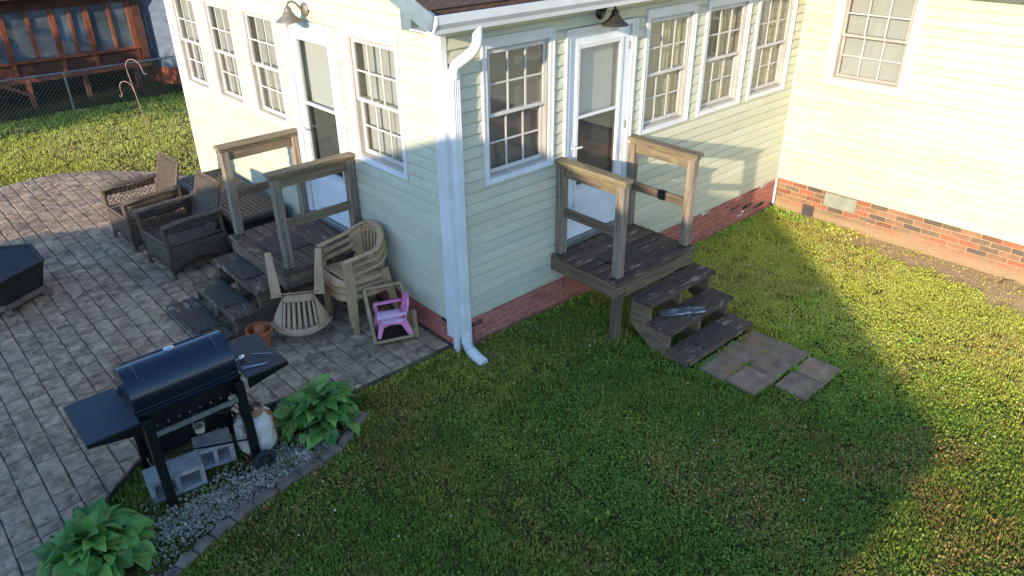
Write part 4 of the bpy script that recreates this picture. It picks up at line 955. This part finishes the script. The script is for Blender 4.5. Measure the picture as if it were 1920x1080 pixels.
# ------------------------------------------------------------ cinder blocks
def block(label, loc, rz_, a=.195):
    t = thing('concrete_block', label, 'block', loc, rz_, 'concrete blocks under the grill')
    m_ = MB(); b, c = .10, .19                     # half length x, half depth y, height; cores run along y
    xs = [-a, -a+.034, -.016, .016, a-.034, a]; zs = [0, .034, c-.034, c]
    for i in range(5):
        for j in range(3):
            if j == 1 and i in (1, 3): continue
            m_.box(xs[i], xs[i+1], -b, b, zs[j], zs[j+1])
    bm = bmesh.new(); me = bpy.data.meshes.new('t'); me.from_pydata(m_.v, [], m_.f); bm.from_mesh(me); bmesh.ops.remove_doubles(bm, verts=bm.verts, dist=1e-4)
    dele = {}
    for f in bm.faces: dele.setdefault(tuple(sorted(v.index for v in f.verts)), []).append(f)
    bmesh.ops.delete(bm, geom=[f for l in dele.values() if len(l) > 1 for f in l], context='FACES')
    r_ = MB(); bm.verts.index_update(); r_.v = [tuple(v.co) for v in bm.verts]; r_.f = [tuple(v.index for v in f.verts) for f in bm.faces]; bm.free()
    r_.build('block_body', 'concrete', t, jit=.002)
block('grey concrete block in front, around the near grill leg', (-2.73, -.02, .165), rad(-7))
block('shorter grey concrete block behind the other, toward the gas tank', (-2.385, .085, .168), rad(-14), .14)

# ------------------------------------------------------------ hostas
def leaf_mesh(seed):
    rr = random.Random(seed); L_, Wd = 1., rr.uniform(.74, .9); cup = rr.uniform(.08, .18); dr = rr.uniform(.12, .4); tw = rr.uniform(-.15, .15)
    mb = MB()
    def fn(u, v):
        s = v*2-1; wdt = Wd/2*(math.sin(math.pi*min(1, u**.62))**.9 if u < .999 else 0)*(1-.15*u)+.002
        x = u*L_; z = .16*math.sin(u*2.2)-dr*u*u+cup*abs(s)**1.3*wdt*2+.012*math.cos(s*17)*math.sin(u*3.1)
        return (x-(.10*abs(s) if u < .12 else 0)*.6, s*wdt, z+tw*s*u*wdt)
    mb.grid(8, 8, fn); return mb
lm = bpy.data.materials.new('hosta_leaf'); lm.use_nodes = True; MATS['hosta_leaf'] = lm
n_ = lm.node_tree; L_ = n_.links; b_ = n_.nodes['Principled BSDF']; b_.inputs['Roughness'].default_value = .42; b_.inputs['Specular IOR Level'].default_value = .4
oi = n_.nodes.new('ShaderNodeObjectInfo'); cr = n_.nodes.new('ShaderNodeValToRGB'); L_.new(oi.outputs['Random'], cr.inputs[0])
cr.color_ramp.elements[0].color = (*rgb('396c2e'), 1); cr.color_ramp.elements[1].color = (*rgb('8db44a'), 1); e = cr.color_ramp.elements.new(.55); e.color = (*rgb('529238'), 1)
tc = n_.nodes.new('ShaderNodeTexCoord'); wv_ = n_.nodes.new('ShaderNodeTexWave'); wv_.inputs['Scale'].default_value = 4.5; wv_.bands_direction = 'Y'; wv_.inputs['Distortion'].default_value = .6; L_.new(tc.outputs['Object'], wv_.inputs['Vector'])
bp_ = n_.nodes.new('ShaderNodeBump'); bp_.inputs['Strength'].default_value = .25; bp_.inputs['Distance'].default_value = .02; L_.new(wv_.outputs['Fac'], bp_.inputs['Height']); L_.new(bp_.outputs[0], b_.inputs['Normal'])
vx = n_.nodes.new('ShaderNodeMix'); vx.data_type = 'RGBA'; vm = n_.nodes.new('ShaderNodeMath'); vm.operation = 'MULTIPLY'; vm.inputs[1].default_value = .35; L_.new(wv_.outputs['Fac'], vm.inputs[0]); L_.new(vm.outputs[0], vx.inputs[0]); L_.new(cr.outputs[0], vx.inputs[6]); vx.inputs[7].default_value = (*rgb('8fae5a'), 1)
hn = n_.nodes.new('ShaderNodeTexNoise'); hn.inputs['Scale'].default_value = 3.; hn.inputs['Detail'].default_value = 8; L_.new(tc.outputs['Object'], hn.inputs['Vector']); hm = n_.nodes.new('ShaderNodeMapRange'); hm.inputs[1].default_value = .6; hm.inputs[2].default_value = .7; L_.new(hn.outputs['Fac'], hm.inputs[0])
vy = n_.nodes.new('ShaderNodeMix'); vy.data_type = 'RGBA'; L_.new(hm.outputs[0], vy.inputs[0]); L_.new(vx.outputs[2], vy.inputs[6]); vy.inputs[7].default_value = (*rgb('8a8a40'), 1)
L_.new(vy.outputs[2], b_.inputs['Base Color'])
tr_ = n_.nodes.new('ShaderNodeBsdfTranslucent'); L_.new(cr.outputs[0], tr_.inputs[0]); ms = n_.nodes.new('ShaderNodeMixShader'); ms.inputs[0].default_value = .2
L_.new(b_.outputs[0], ms.inputs[1]); L_.new(tr_.outputs[0], ms.inputs[2]); L_.new(ms.outputs[0], n_.nodes['Material Output'].inputs[0])
M('stem', rgb('5d7d3a'), rough=.6)
LEAF = []
def hosta(label, loc, R, H, n, size, seed):
    rr = random.Random(seed); t = thing('hosta_plant', label, 'plant', loc, 0, 'hostas in the gravel bed'); st = MB()
    for i in range(n):
        q = ((i+.5)/n)**.6; az = i*2.39996+rr.uniform(-.3, .3); rr_ = R*q*rr.uniform(.72, 1.0); el = H*(1-.75*q**1.8)*rr.uniform(.8, 1.1)
        tip = Vector((rr_*.62*math.cos(az), rr_*.62*math.sin(az), max(.04, el)))
        st.tube([(.02*math.cos(az), .02*math.sin(az), 0), (tip.x*.5, tip.y*.5, tip.z*.75), tip], .004, 4)
        if not LEAF or len(LEAF) < 7:
            o = leaf_mesh(len(LEAF)+3).build('leaf', 'hosta_leaf', t, smooth='all'); LEAF.append(o.data)
        else:
            o = bpy.data.objects.new('leaf', rr.choice(LEAF)); COL.objects.link(o); o.parent = t
        s = size*rr.uniform(.55, 1.15)*(.8+.25*q); o.location = tip; o.scale = (s, s, s)
        o.rotation_euler = Euler((rr.uniform(-.6, .6), rad(-30+55*q+rr.uniform(-26, 26)), az+rr.uniform(-.7, .7)), 'XYZ')
    st.build('stems', 'stem', t)
hosta('leafy green hosta between the gas tank and the lawn', (-1.53, -.05, .15), .49, .30, 140, .165, 1)
hosta('broad leaved hosta at the lower left edge of the bed', (-3.40, -.36, .15), .53, .28, 140, .185, 5)

# ------------------------------------------------------------ bed edging, gravel
ORD = ['first', 'second', 'third', 'fourth', 'fifth', 'sixth', 'seventh', 'eighth', 'ninth', 'tenth', 'eleventh', 'twelfth', 'thirteenth', 'fourteenth', 'fifteenth']; cnt_e = 0
for i in range(len(EDGE)-1):
    a, b = Vector((*EDGE[i], 0)), Vector((*EDGE[i+1], 0)); L0 = (b-a).length; k = 2 if L0 > .3 else 1
    for j in range(k):
        p, q = a.lerp(b, j/k), a.lerp(b, (j+1)/k); mid = (p+q)/2; hl = (q-p).length/2-.004
        mb = MB(); N = 8
        poly = [(-hl, -.1), (hl, -.1)]+[(hl-2*hl*u, .022+.028*math.sin(u*math.pi)) for u in np.linspace(0, 1, N)]
        mb.prism(poly, lambda x, z: (x, -.036, z), lambda x, z: (x, .036, z))
        o = mb.build('edging_stone', 'edging', bevel=.006, jit=.004); o.location = (mid.x, mid.y, float(gz(mid.x, mid.y))+.035); o.rotation_euler = (0, 0, math.atan2((q-p).y, (q-p).x)+random.uniform(-.05, .05))
        nth = i*2+j; o['label'] = 'scalloped concrete edging stone, %s from the upper hosta end of the curb' % ORD[cnt_e]; cnt_e += 1; o['category'] = 'edging stone'; o['group'] = 'scalloped edging stones of the bed'
gv = MB(); ico = [(0, 0, 1), (.894, 0, .447), (.276, .851, .447), (-.724, .526, .447), (-.724, -.526, .447), (.276, -.851, .447), (.724, .526, -.447), (-.276, .851, -.447), (-.894, 0, -.447), (-.276, -.851, -.447), (.724, -.526, -.447), (0, 0, -1)]
icf = [(0, 1, 2), (0, 2, 3), (0, 3, 4), (0, 4, 5), (0, 5, 1), (1, 6, 2), (2, 7, 3), (3, 8, 4), (4, 9, 5), (5, 10, 1), (6, 7, 2), (7, 8, 3), (8, 9, 4), (9, 10, 5), (10, 6, 1), (11, 7, 6), (11, 8, 7), (11, 9, 8), (11, 10, 9), (11, 6, 10)]
cnt = 0
while cnt < 3400:
    x, y = random.uniform(-3.2, -1.3), random.uniform(-.85, .4)
    if not inpoly(BED, np.array([x]), np.array([y]))[0]: continue
    dn_ = float(fbm(x, y, 2.2, 21))
    core_ = math.exp(-((x+2.35)/.62)**2-((y+.42)/.17)**2)+.35*math.exp(-((x+1.95)/.25)**2-((y+.25)/.15)**2)
    if random.random() > core_*1.6+.10*(dn_ > .5): continue
    s = random.uniform(.007, .016)*(1.25 if random.random() < .1 else 1); q = Euler((random.uniform(0, 6), random.uniform(0, 6), random.uniform(0, 6))).to_matrix(); sc = Vector((s*random.uniform(.8, 1.4), s, s*random.uniform(.5, .8)))
    z = float(gz(x, y))+.02+random.uniform(0, .014)
    gv.add([q @ Vector((v[0]*sc.x, v[1]*sc.y, v[2]*sc.z))*random.uniform(.88, 1.1)+Vector((x, y, z)) for v in ico], icf); cnt += 1
g = gv.build('gravel', 'gravel', smooth='all', kind='stuff'); g['label'] = 'pale grey gravel spread in the bed under the grill'; g['category'] = 'gravel'

# ------------------------------------------------------------ lawn (stuff) and clover flowers
def leaves(name, X, Y, Zb, length, width, col, lean, kinds):
    N = len(X); az = RNG.uniform(0, 2*np.pi, N); ln = lean
    dxy = np.stack([np.cos(az), np.sin(az)], 1); sd = np.stack([-np.sin(az), np.cos(az)], 1)
    B = np.stack([X, Y, Zb], 1); hv = length*np.cos(ln); rv = length*np.sin(ln)
    mid = B.copy(); mid[:, :2] += dxy*(rv*.38)[:, None]; mid[:, 2] += hv*.62
    tip = B.copy(); tip[:, :2] += dxy*rv[:, None]; tip[:, 2] += hv*np.where(kinds == 1, .8, .92)
    w = width/2
    S3 = np.zeros((N, 3)); S3[:, :2] = sd
    bw = np.where(kinds == 1, w*.25, w*.9); mw = np.where(kinds == 1, w*1.5, w); 
    V = np.stack([B-S3*bw[:, None], B+S3*bw[:, None], mid+S3*mw[:, None], mid-S3*mw[:, None], tip], 1).reshape(-1, 3)
    me = bpy.data.meshes.new(name); nv = N*5
    me.vertices.add(nv); me.vertices.foreach_set('co', V.astype(np.float32).ravel())
    base = np.arange(N)*5
    q = np.stack([base, base+1, base+2, base+3], 1); t = np.stack([base+3, base+2, base+4], 1)
    loops = np.concatenate([q, t], 1).ravel()
    me.loops.add(len(loops)); me.loops.foreach_set('vertex_index', loops.astype(np.int32))
    me.polygons.add(2*N); ls = np.stack([np.arange(N)*7, np.arange(N)*7+4], 1).ravel(); me.polygons.foreach_set('loop_start', ls.astype(np.int32))
    me.update(calc_edges=True); me.validate()
    a = me.attributes.new('col', 'FLOAT_COLOR', 'POINT'); C = np.repeat(np.concatenate([col, np.ones((N, 1))], 1), 5, axis=0); a.data.foreach_set('color', C.astype(np.float32).ravel())
    me.materials.append(MATS['grass_leaf']); o = bpy.data.objects.new(name, me); COL.objects.link(o); o['kind'] = 'stuff'; return o
def scatter(n, x0, x1, y0, y1): return RNG.uniform(x0, x1, n), RNG.uniform(y0, y1, n)
PAVS = [o for o in COL.objects if o.name.startswith('paver_slab')]
def lawn_ok(x, y, bed=False):
    ok = ~inpoly(PATIO, x, y)
    b = inpoly(BED, x, y); ok &= (b if bed else ~b)
    ok &= ~((x > -.02) & (x < W+8) & (y > -.01) & (y < D+.02)); ok &= ~(x > W-.005)
    for o in PAVS: ok &= ~((np.abs(x-o.location.x) < .182) & (np.abs(y-o.location.y) < .176))
    ok &= ~((x > 1.44) & (x < 2.5) & (y < -1.42) & (y > -1.71)); 
    ok &= ~((np.abs(y+.036-np.interp(x, [e[0] for e in EDGE][::-1], [e[1] for e in EDGE][::-1])) < .05) & (x < -1.2) & (x > -3.8))
    return ok
def colours(x, y, kinds, lit_dry):
    n = len(x); a = fbm(x, y, .9, 31); b = fbm(x, y, 3.2, 41); r = RNG.random(n)
    green = np.array(rgb('6a8438')); dark = np.array(rgb('4c6b2b')); yel = np.array(rgb('b5a94c')); straw = np.array(rgb('b79c66')); brown = np.array(rgb('75603f'))
    dry = np.clip(lit_dry+.9*(a-.5)+.6*(b-.5), 0, 1)[:, None]
    c = (green*(1-dry)+yel*dry); c = np.where((r < .3)[:, None], dark*(1-dry*.5)+yel*dry*.5, c)
    worn = sstep(.56, .74, fbm(x, y, 1.7, 101)); r2 = RNG.random(n)                      # matted brown patches
    c = np.where((r2 < .02+.12*dry[:, 0]+.2*worn)[:, None], straw*.75, c); c = np.where((r2 > .985-.03*dry[:, 0]-.24*worn)[:, None], brown, c)
    return np.clip(c*np.array([1.5, 1.3, .95])*RNG.uniform(.8, 1.3, (n, 1))*(.88+1.0*sstep(1., 4., x+.3*(y+2))[:, None]+.55*(y > 6)[:, None]), 0, .6)  # brighter to the right: drier turf, plus sunlight put into the leaf colour
def lawn(name, n, box, dens=None, bed=False, lit_dry=None, big=1.):
    x, y = scatter(n, *box); ok = lawn_ok(x, y, bed)
    dmk = dirtmask(x, y); pv = RNG.random(n) > dmk*.94; ok &= pv
    P = np.stack([x, y, gz(x, y)], 1); u, v, z = proj_np(P); ok &= (u > -600) & (u < 2500) & (v > -120) & (v < 1500) & (z > .5)
    if dens is not None: ok &= RNG.random(n) < dens(x, y)
    cl = fbm(x, y, 7., 51); ok &= RNG.random(n) < np.clip(.55+1.6*(cl-.35), .3, 1)
    x, y = x[ok], y[ok]; m_ = len(x); cl = cl[ok]
    clover = fbm(x, y, 1.5, 61); kinds = (RNG.random(m_) < np.clip((clover-.34)*2.4, .12, .8)).astype(int)
    ht = (.55+.9*fbm(x, y, 4.2, 71))*big
    length = np.where(kinds == 1, RNG.uniform(.016, .032, m_), RNG.uniform(.024, .06, m_))*ht; width = np.where(kinds == 1, RNG.uniform(.007, .014, m_), RNG.uniform(.0035, .0065, m_))
    lean = np.where(kinds == 1, RNG.uniform(.5, 1.35, m_), np.abs(RNG.normal(.55, .35, m_)))
    zb = gz(x, y)+np.where(kinds == 1, RNG.uniform(.0, .022, m_)*ht, -.004)
    lu = lit_dry(x, y) if lit_dry is not None else np.zeros(m_)
    return leaves(name, x, y, zb, length, width, colours(x, y, kinds, lu), lean, kinds)
lit_dryf = lambda x, y: .08+.62*sstep(1.2, 4.2, x+.35*(y+2))+.1*(y > 6)  # yellower to the right: dry grass and sunlit tone mixed into the colour
g1 = lawn('lawn_grass', 760000, (-4.5, W, -5.2, 0.02), lit_dry=lit_dryf); g1['label'] = 'short clover and weed lawn beside the house'; g1['category'] = 'grass'
g2 = lawn('back_lawn_grass', 260000, (-7.5, 6.5, 5.8, 13.4), lit_dry=lambda x, y: .62-.45*sstep(10.8, 12, y), big=1.35); g2['label'] = 'yellowish lawn strip between the patio and the chain link fence'; g2['category'] = 'grass'  # shade by the fence put into leaf colour: greener past the shadow edge
g3 = lawn('bed_weeds', 26000, (-3.9, -1.2, -1.1, .46), dens=lambda x, y: np.clip(.95*((x < -2.8) & (y > -.15))+.6*(fbm(x, y, 3, 81) > .5)+.5*((y < -.42) & (fbm(x, y, 4, 85) > .5)), 0, 1), bed=True, big=1.3); g3['label'] = 'low weeds growing through the gravel bed'; g3['category'] = 'weeds'
# ragged longer tufts against walls, slab and posts
def line_tufts():
    xs, ys = [], []
    def seg(p, q, n, w):
        t = RNG.random(n); xs.append(p[0]+(q[0]-p[0])*t+RNG.normal(0, w, n)); ys.append(p[1]+(q[1]-p[1])*t-np.abs(RNG.normal(0, w, n)))
    seg((.2, -.03), (W, -.03), 2600, .05); seg((0, .05), (-1.2, .05), 1400, .04); seg((1.4, -.85), (1.4, -.8), 150, .06); seg((1.5, -1.72), (2.5, -1.72), 500, .03); seg((W-.1, -.1), (W-.1, -1.3), 700, .1)
    for o in PAVS: seg((o.location.x-.16, o.location.y-.155), (o.location.x+.16, o.location.y-.165), 50, .006)
    for cx_, cy_ in ((1.87, -2.02), (2.17, -2.36)): seg((cx_-.03, cy_), (cx_+.03, cy_), 90, .02)
    for i in range(len(EDGE)-1): seg((EDGE[i][0], EDGE[i][1]-.05), (EDGE[i+1][0], EDGE[i+1][1]-.05), 260, .03)
    for i in range(22): a, b = RNG.uniform(-1.5, 4), RNG.uniform(-4, -.6); seg((a, b), (a, b), 60, .035)
    x = np.concatenate(xs); y = np.concatenate(ys); ok = ~((x > -.02) & (y > -.02)) & ~inpoly(PATIO, x, y) & (x < W-.01); x, y = x[ok], y[ok]; n = len(x); k = (RNG.random(n) < .3).astype(int)
    return leaves('edge_tufts', x, y, gz(x, y), RNG.uniform(.035, .085, n), np.where(k == 1, .018, RNG.uniform(.005, .008, n)), colours(x, y, k, np.full(n, .1)), np.abs(RNG.normal(.5, .3, n)), k)
g4 = line_tufts(); g4['label'] = 'longer grass tufts along walls, pavers and edging'; g4['category'] = 'grass'
fl_ = MB()
for i in range(70):
    x, y = random.uniform(-3, 5.6), random.uniform(-4.6, -.3)
    if not lawn_ok(np.array([x]), np.array([y]))[0] or float(fbm(x, y, .9, 91)) < .5: continue
    s = random.uniform(.005, .009); z = float(gz(x, y))+random.uniform(.035, .05)
    fl_.add([(x+v[0]*s, y+v[1]*s, z+v[2]*s) for v in ico], icf)
f_ = fl_.build('clover_flowers', 'petal', smooth='all', kind='stuff'); f_['label'] = 'tiny white clover flowers dotted over the lawn'; f_['category'] = 'flowers'
tw = MB(); tw.tube([(0, 0, .012), (.12, -.03, .02), (.2, -.10, .014), (.34, -.16, .016)], [.009, .008, .007, .004], 6); tw.tube([(.12, -.03, .02), (.2, .03, .03)], [.005, .003], 5)
tw = tw.build('twig', 'twig'); tw.location = (5.58, -3.05, float(gz(5.6, -3.1))); tag(tw, 'dry fallen twig on the bare earth by the brick', 'twig')

# ------------------------------------------------------------ shepherd's hook
hk = thing('shepherd_hook', 'rusty double shepherd hook standing in the back lawn', 'garden hook', (.27, 9.1, float(gz(.27, 9.1))))
lean = Vector((-.10, .0, 1)).normalized()
side = (Vector(R2)*1).normalized()
MB().tube([lean*s_ for s_ in (-.1, .5, 1.0, 1.35)]+[lean*1.35+lean*.13*math.sin(t)*1.2+side*.13*(1-math.cos(t)) for t in np.linspace(.2, math.pi, 10)]+[lean*1.28+side*.265, lean*1.245+side*.29, lean*1.27+side*.315], .0075, 7).build('pole', 'hook', hk, smooth=True)
MB().tube([lean*.93, lean*1.0-side*.01]+[lean*1.0+lean*.13*math.sin(t)-side*.11*(1-math.cos(t))-side*.01 for t in np.linspace(.3, math.pi, 9)]+[lean*.90-side*.235, lean*.86-side*.26, lean*.88-side*.29], .0075, 7).build('side_arm', 'hook', hk, smooth=True)

# ------------------------------------------------------------ chain link fence
fn = thing('chain_link_fence', 'low galvanised chain link fence along the back lawn', 'fence', (.06, 13.4, -.1))
FZ = -.1; FO = (.06, 13.4, -.1)
def fy(x): return 13.42+.02*(x-.06)+(.0 if x > .06 else .10*(.06-x))
for x in (-3.5, .06, 2.5): MB().tube([(x, fy(x), FZ-.05), (x, fy(x), .73)], .024, 10).build('post', 'galv', fn, off=FO, smooth=True)
MB().tube([(-4.5, fy(-4.5), .72), (.06, fy(.06), .72), (2.7, fy(2.7), .72)], .018, 8).build('top_rail', 'galv', fn, off=FO, smooth=True)
wm = MB(); pch = .085
for x in np.arange(-4.4, 2.7, pch):
    for dr in (1, -1):
        x2 = x+dr*.78; wm.bar((x, fy(x)-.02, FZ+.01), (x2, fy(x2)-.02, .71), .005, .005)
wm.build('wire_mesh', 'galv', fn, off=FO, kind='stuff')

# ------------------------------------------------------------ brown porch house and blue house behind the fence
YP = 14.6
nb_ = thing('porch_house', 'reddish brown glazed porch on posts behind the chain link fence', 'house', (.5, YP, -.1)); NO = (.5, YP, -.1)
def npart(nm, mat, mb, par=None, **k): return mb.build(nm, mat, par or nb_, off=NO, **k)
npart('floor_beam', 'red_wood', MB().box(-4.5, 2.2, YP-.05, YP+.05, .385, .525), bevel=.006)
npart('knee_wall', 'red_wood_dark', MB().box(-4.5, 2.18, YP+.012, YP+.05, .526, .80))
npart('sill', 'red_wood', MB().box(-4.5, 2.18, YP-.045, YP+.06, .80, .86), bevel=.005)
npart('header', 'red_wood_dark', MB().box(-4.5, 2.18, YP-.05, YP+.05, 1.86, 2.2))
rf_ = MB(); rf_.prism([(-.5, 2.15), (-.5, 2.2), (5, 3.9), (5, 3.8)], lambda y, z: (-4.8, YP+y, z), lambda y, z: (2.2, YP+y, z)); npart('roof', 'roof_dark', rf_)
px = [(-2.6, 1), (-1.6, 1), (-1.05, 0), (-.6, 1), (-.1, 0), (.375, 1), (.73, 0), (1.07, 1), (1.55, 0), (1.99, 1)]
for x, wd in px:
    hw_ = .06 if wd else .035; npart('post', 'red_wood', MB().box(x-hw_, x+hw_, YP-.04, YP+.045, .86, 1.86), bevel=.005)
    if wd: npart('knee_batten', 'red_wood', MB().box(x-.04, x+.04, YP-.012, YP+.011, .527, .80))
for (a, _), (b, _) in zip(px[:-1], px[1:]): npart('pane', 'porch_film', MB().box(a+.03, b-.03, YP+.0, YP+.006, .86, 1.86))
npart('corner_board', 'red_wood_dark', MB().box(2.06, 2.22, YP-.06, YP+.06, .4, 2.3))
npart('porch_interior', 'panel_grey', MB().box(-4.5, 2.2, YP+2.4, YP+2.5, .4, 2.6)); npart('porch_floor', 'red_wood_dark', MB().box(-4.5, 2.2, YP+.05, YP+2.4, .40, .5))
for x in (-2.4, -1.2, -.45, .72, 1.85): npart('support_post', 'red_wood_dark', MB().box(x-.05, x+.05, YP-.03, YP+.06, -.2, .384))
npart('stair_rail', 'red_wood', MB().bar((-1.3, YP-.35, .95), (-.45, YP-.2, .42), .05, .09), bevel=.006); npart('stair_rail', 'red_wood', MB().bar((-1.3, YP-.35, .65), (-.42, YP-.2, .12), .05, .07), bevel=.006); npart('stair_post', 'red_wood', MB().box(-.52, -.44, YP-.25, YP-.17, -.2, .5))
MB().box(-4.5, 2.2, YP+1.2, YP+1.3, -.3, .39).build('underfloor_skirt', 'soil', nb_, off=NO)
# things seen on the porch
st_ = MB().lathe([(.0, 0), (.11, 0), (.14, .3), (.13, .3), (0, .28)], 16).build('porch_lampshade', 'vinyl2', smooth=True); st_.location = (.62, YP+.5, 1.3)
MB().tube([(0, 0, -.8), (0, 0, .02)], .02, 6).build('lamp_stem', 'dark_metal', st_)
tag(st_, 'pale lamp shade standing behind the porch glass', 'lamp')
c1 = MB().prism([(-.35, 0), (.35, 0), (.4, .35), (.3, .4), (.2, .75), (-.2, .8), (-.38, .4)], lambda x, z: (x, -.3, z), lambda x, z: (x, .3, z)).build('cushioned_armchair', 'blue_siding', bevel=.05, smooth=True); c1.location = (-.55, YP+.9, .5); tag(c1, 'blue cushioned armchair behind the porch glass', 'armchair')
bh = thing('blue_house', 'blue clapboard house wall beside the brown porch', 'house', (2.5, 14.3, -.1)); BO = (2.5, 14.3, -.1)
pa_, pb_ = Vector((2.24, 15.2, 0)), Vector((2.9, 13.55, 0)); dr_ = (pb_-pa_).normalized(); nr_ = Vector((dr_.y, -dr_.x, 0)); 
if nr_.x > 0: nr_ = -nr_
bw_ = MB(); bw_.prism([(pa_.x, pa_.y), (pb_.x, pb_.y), (pb_.x+6, pb_.y+2.4), (pa_.x+6, pa_.y+2.4)], lambda a, b: (a, b, .3), lambda a, b: (a, b, 3.2)); wl = bw_.build('wall', 'blue_siding', bh, off=BO)
for i in range(24):
    z = .32+i*.115; m_ = MB(); p0, p1 = pa_+nr_*.002, pb_+nr_*.002
    poly = [(0, 0), (.022, .002), (.006, .113), (0, .113)]
    m_.prism(poly, lambda d, zz_: tuple(p0+nr_*d+Vector((0, 0, z+zz_))), lambda d, zz_: tuple(p1+nr_*d+Vector((0, 0, z+zz_)))); m_.build('siding_plank', 'blue_siding', wl, off=BO)
bs = MB(); bs.prism([(pa_.x+.03, pa_.y), (pb_.x+.02, pb_.y+.03), (pb_.x+5.9, pb_.y+2.4), (pa_.x+5.9, pa_.y+2.3)], lambda a, b: (a, b, -.3), lambda a, b: (a, b, .3)); bs.build('skirt', 'red_wood', bh, off=BO)
rr_ = MB(); rr_.prism([(pa_.x-.3, pa_.y+.3), (pb_.x-.3, pb_.y-.3), (pb_.x+6.3, pb_.y+2.2), (pa_.x+6.3, pa_.y+2.8)], lambda a, b: (a, b, 3.2), lambda a, b: (a*.6+2, b*.8+3, 4.4)); rr_.build('roof', 'roof_dark', bh, off=BO)

# ------------------------------------------------------------ house and trees behind the camera (they cast the long shadows)
XN = -10.; RY, RZ = -3.3, 5.21; SLN = .375
nh = thing('neighbour_house', 'neighbouring gabled house standing behind the photographer', 'house', (XN-3.5, RY, 0)); HO = (XN-3.5, RY, 0)
def g_w(h0): return [(RY-3.78, -.2), (RY+3.78, -.2), (RY+3.78, RZ-.12-3.78*SLN), (RY, RZ-.12), (RY-3.78, RZ-.12-3.78*SLN)]
MB().prism(g_w(0), lambda y, z: (XN-7, y, z), lambda y, z: (XN-.3, y, z)).build('wall', 'neigh', nh, off=HO)
def roofhalf(s): return [(RY, RZ), (RY+s*4.25, RZ-4.25*SLN), (RY+s*4.25, RZ-4.25*SLN-.12), (RY, RZ-.12)]
for s in (-1, 1): MB().prism(roofhalf(s), lambda y, z: (XN-7.4, y, z), lambda y, z: (XN, y, z)).build('roof', 'roof_dark', nh, off=HO)
for y in (RY-2, RY+1.6):
    f = MB().box(XN-.3, XN-.25, y-.5, y+.5, 1, 2.3).build('window', 'white', nh, off=HO); MB().box(XN-.25, XN-.24, y-.42, y+.42, 1.08, 2.22).build('pane', 'dark_metal', f, off=HO)
MB().prism([(RY+3.9, RZ-.2-3.9*SLN), (RY+6.85, 2.33), (RY+6.85, 2.23), (RY+3.9, RZ-.32-3.9*SLN)], lambda y, z: (XN-6, y, z), lambda y, z: (XN, y, z)).build('porch_roof', 'roof_dark', nh, off=HO)
MB().prism([(RY+3.785, -.2), (RY+6.7, -.2), (RY+6.7, 2.26), (RY+3.785, RZ-.33-3.9*SLN)], lambda y, z: (XN-5.8, y, z), lambda y, z: (XN-.2, y, z)).build('porch_wall', 'neigh', nh, off=HO)
def tree(label, loc, h, r, seed, n=4200):
    rr = np.random.default_rng(seed); t = thing('shade_tree', label, 'tree', loc, 0, 'trees beyond the neighbouring house')
    tk = MB().tube([(0, 0, -.2), (.05, 0, h*.25), (0, .06, h*.5), (.04, 0, h*.8)], [.16, .13, .09, .03], 9)
    for k in range(7): a = k*.9+seed; z = h*(.25+.07*k); tk.tube([(.03, 0, z), (r*.6*math.cos(a), r*.6*math.sin(a), z+r*.35)], [.05, .015], 6)
    tk.build('trunk', 'bark', t, smooth=True)
    cr_ = MB(); cl = [(rr.normal(0, r*.42), rr.normal(0, r*.42), h*.55+rr.uniform(-.35, .4)*h*.9*.6, rr.uniform(.35, .6)*r) for _ in range(16)]
    for i in range(n):
        c = cl[i % 16]; d = rr.normal(size=3); d /= np.linalg.norm(d); p = np.array(c[:3])+d*c[3]*rr.uniform(.5, 1); a = rr.normal(size=3); a /= np.linalg.norm(a); b = np.cross(a, d); b /= np.linalg.norm(b)+1e-6; s = rr.uniform(.05, .11)
        cr_.add([p-a*s, p+b*s*.5, p+a*s, p-b*s*.5], [(0, 1, 2, 3)])
    cr_.build('crown', 'leaf_tree', t)
tree('leafy shade tree to the left, nearer the back fence', (-7.6, 10.35, 0), 4.4, 1.6, 3)
tree('leafy shade tree to the left, beyond the patio', (-9.5, 12.2, 0), 4.6, 1.6, 8)
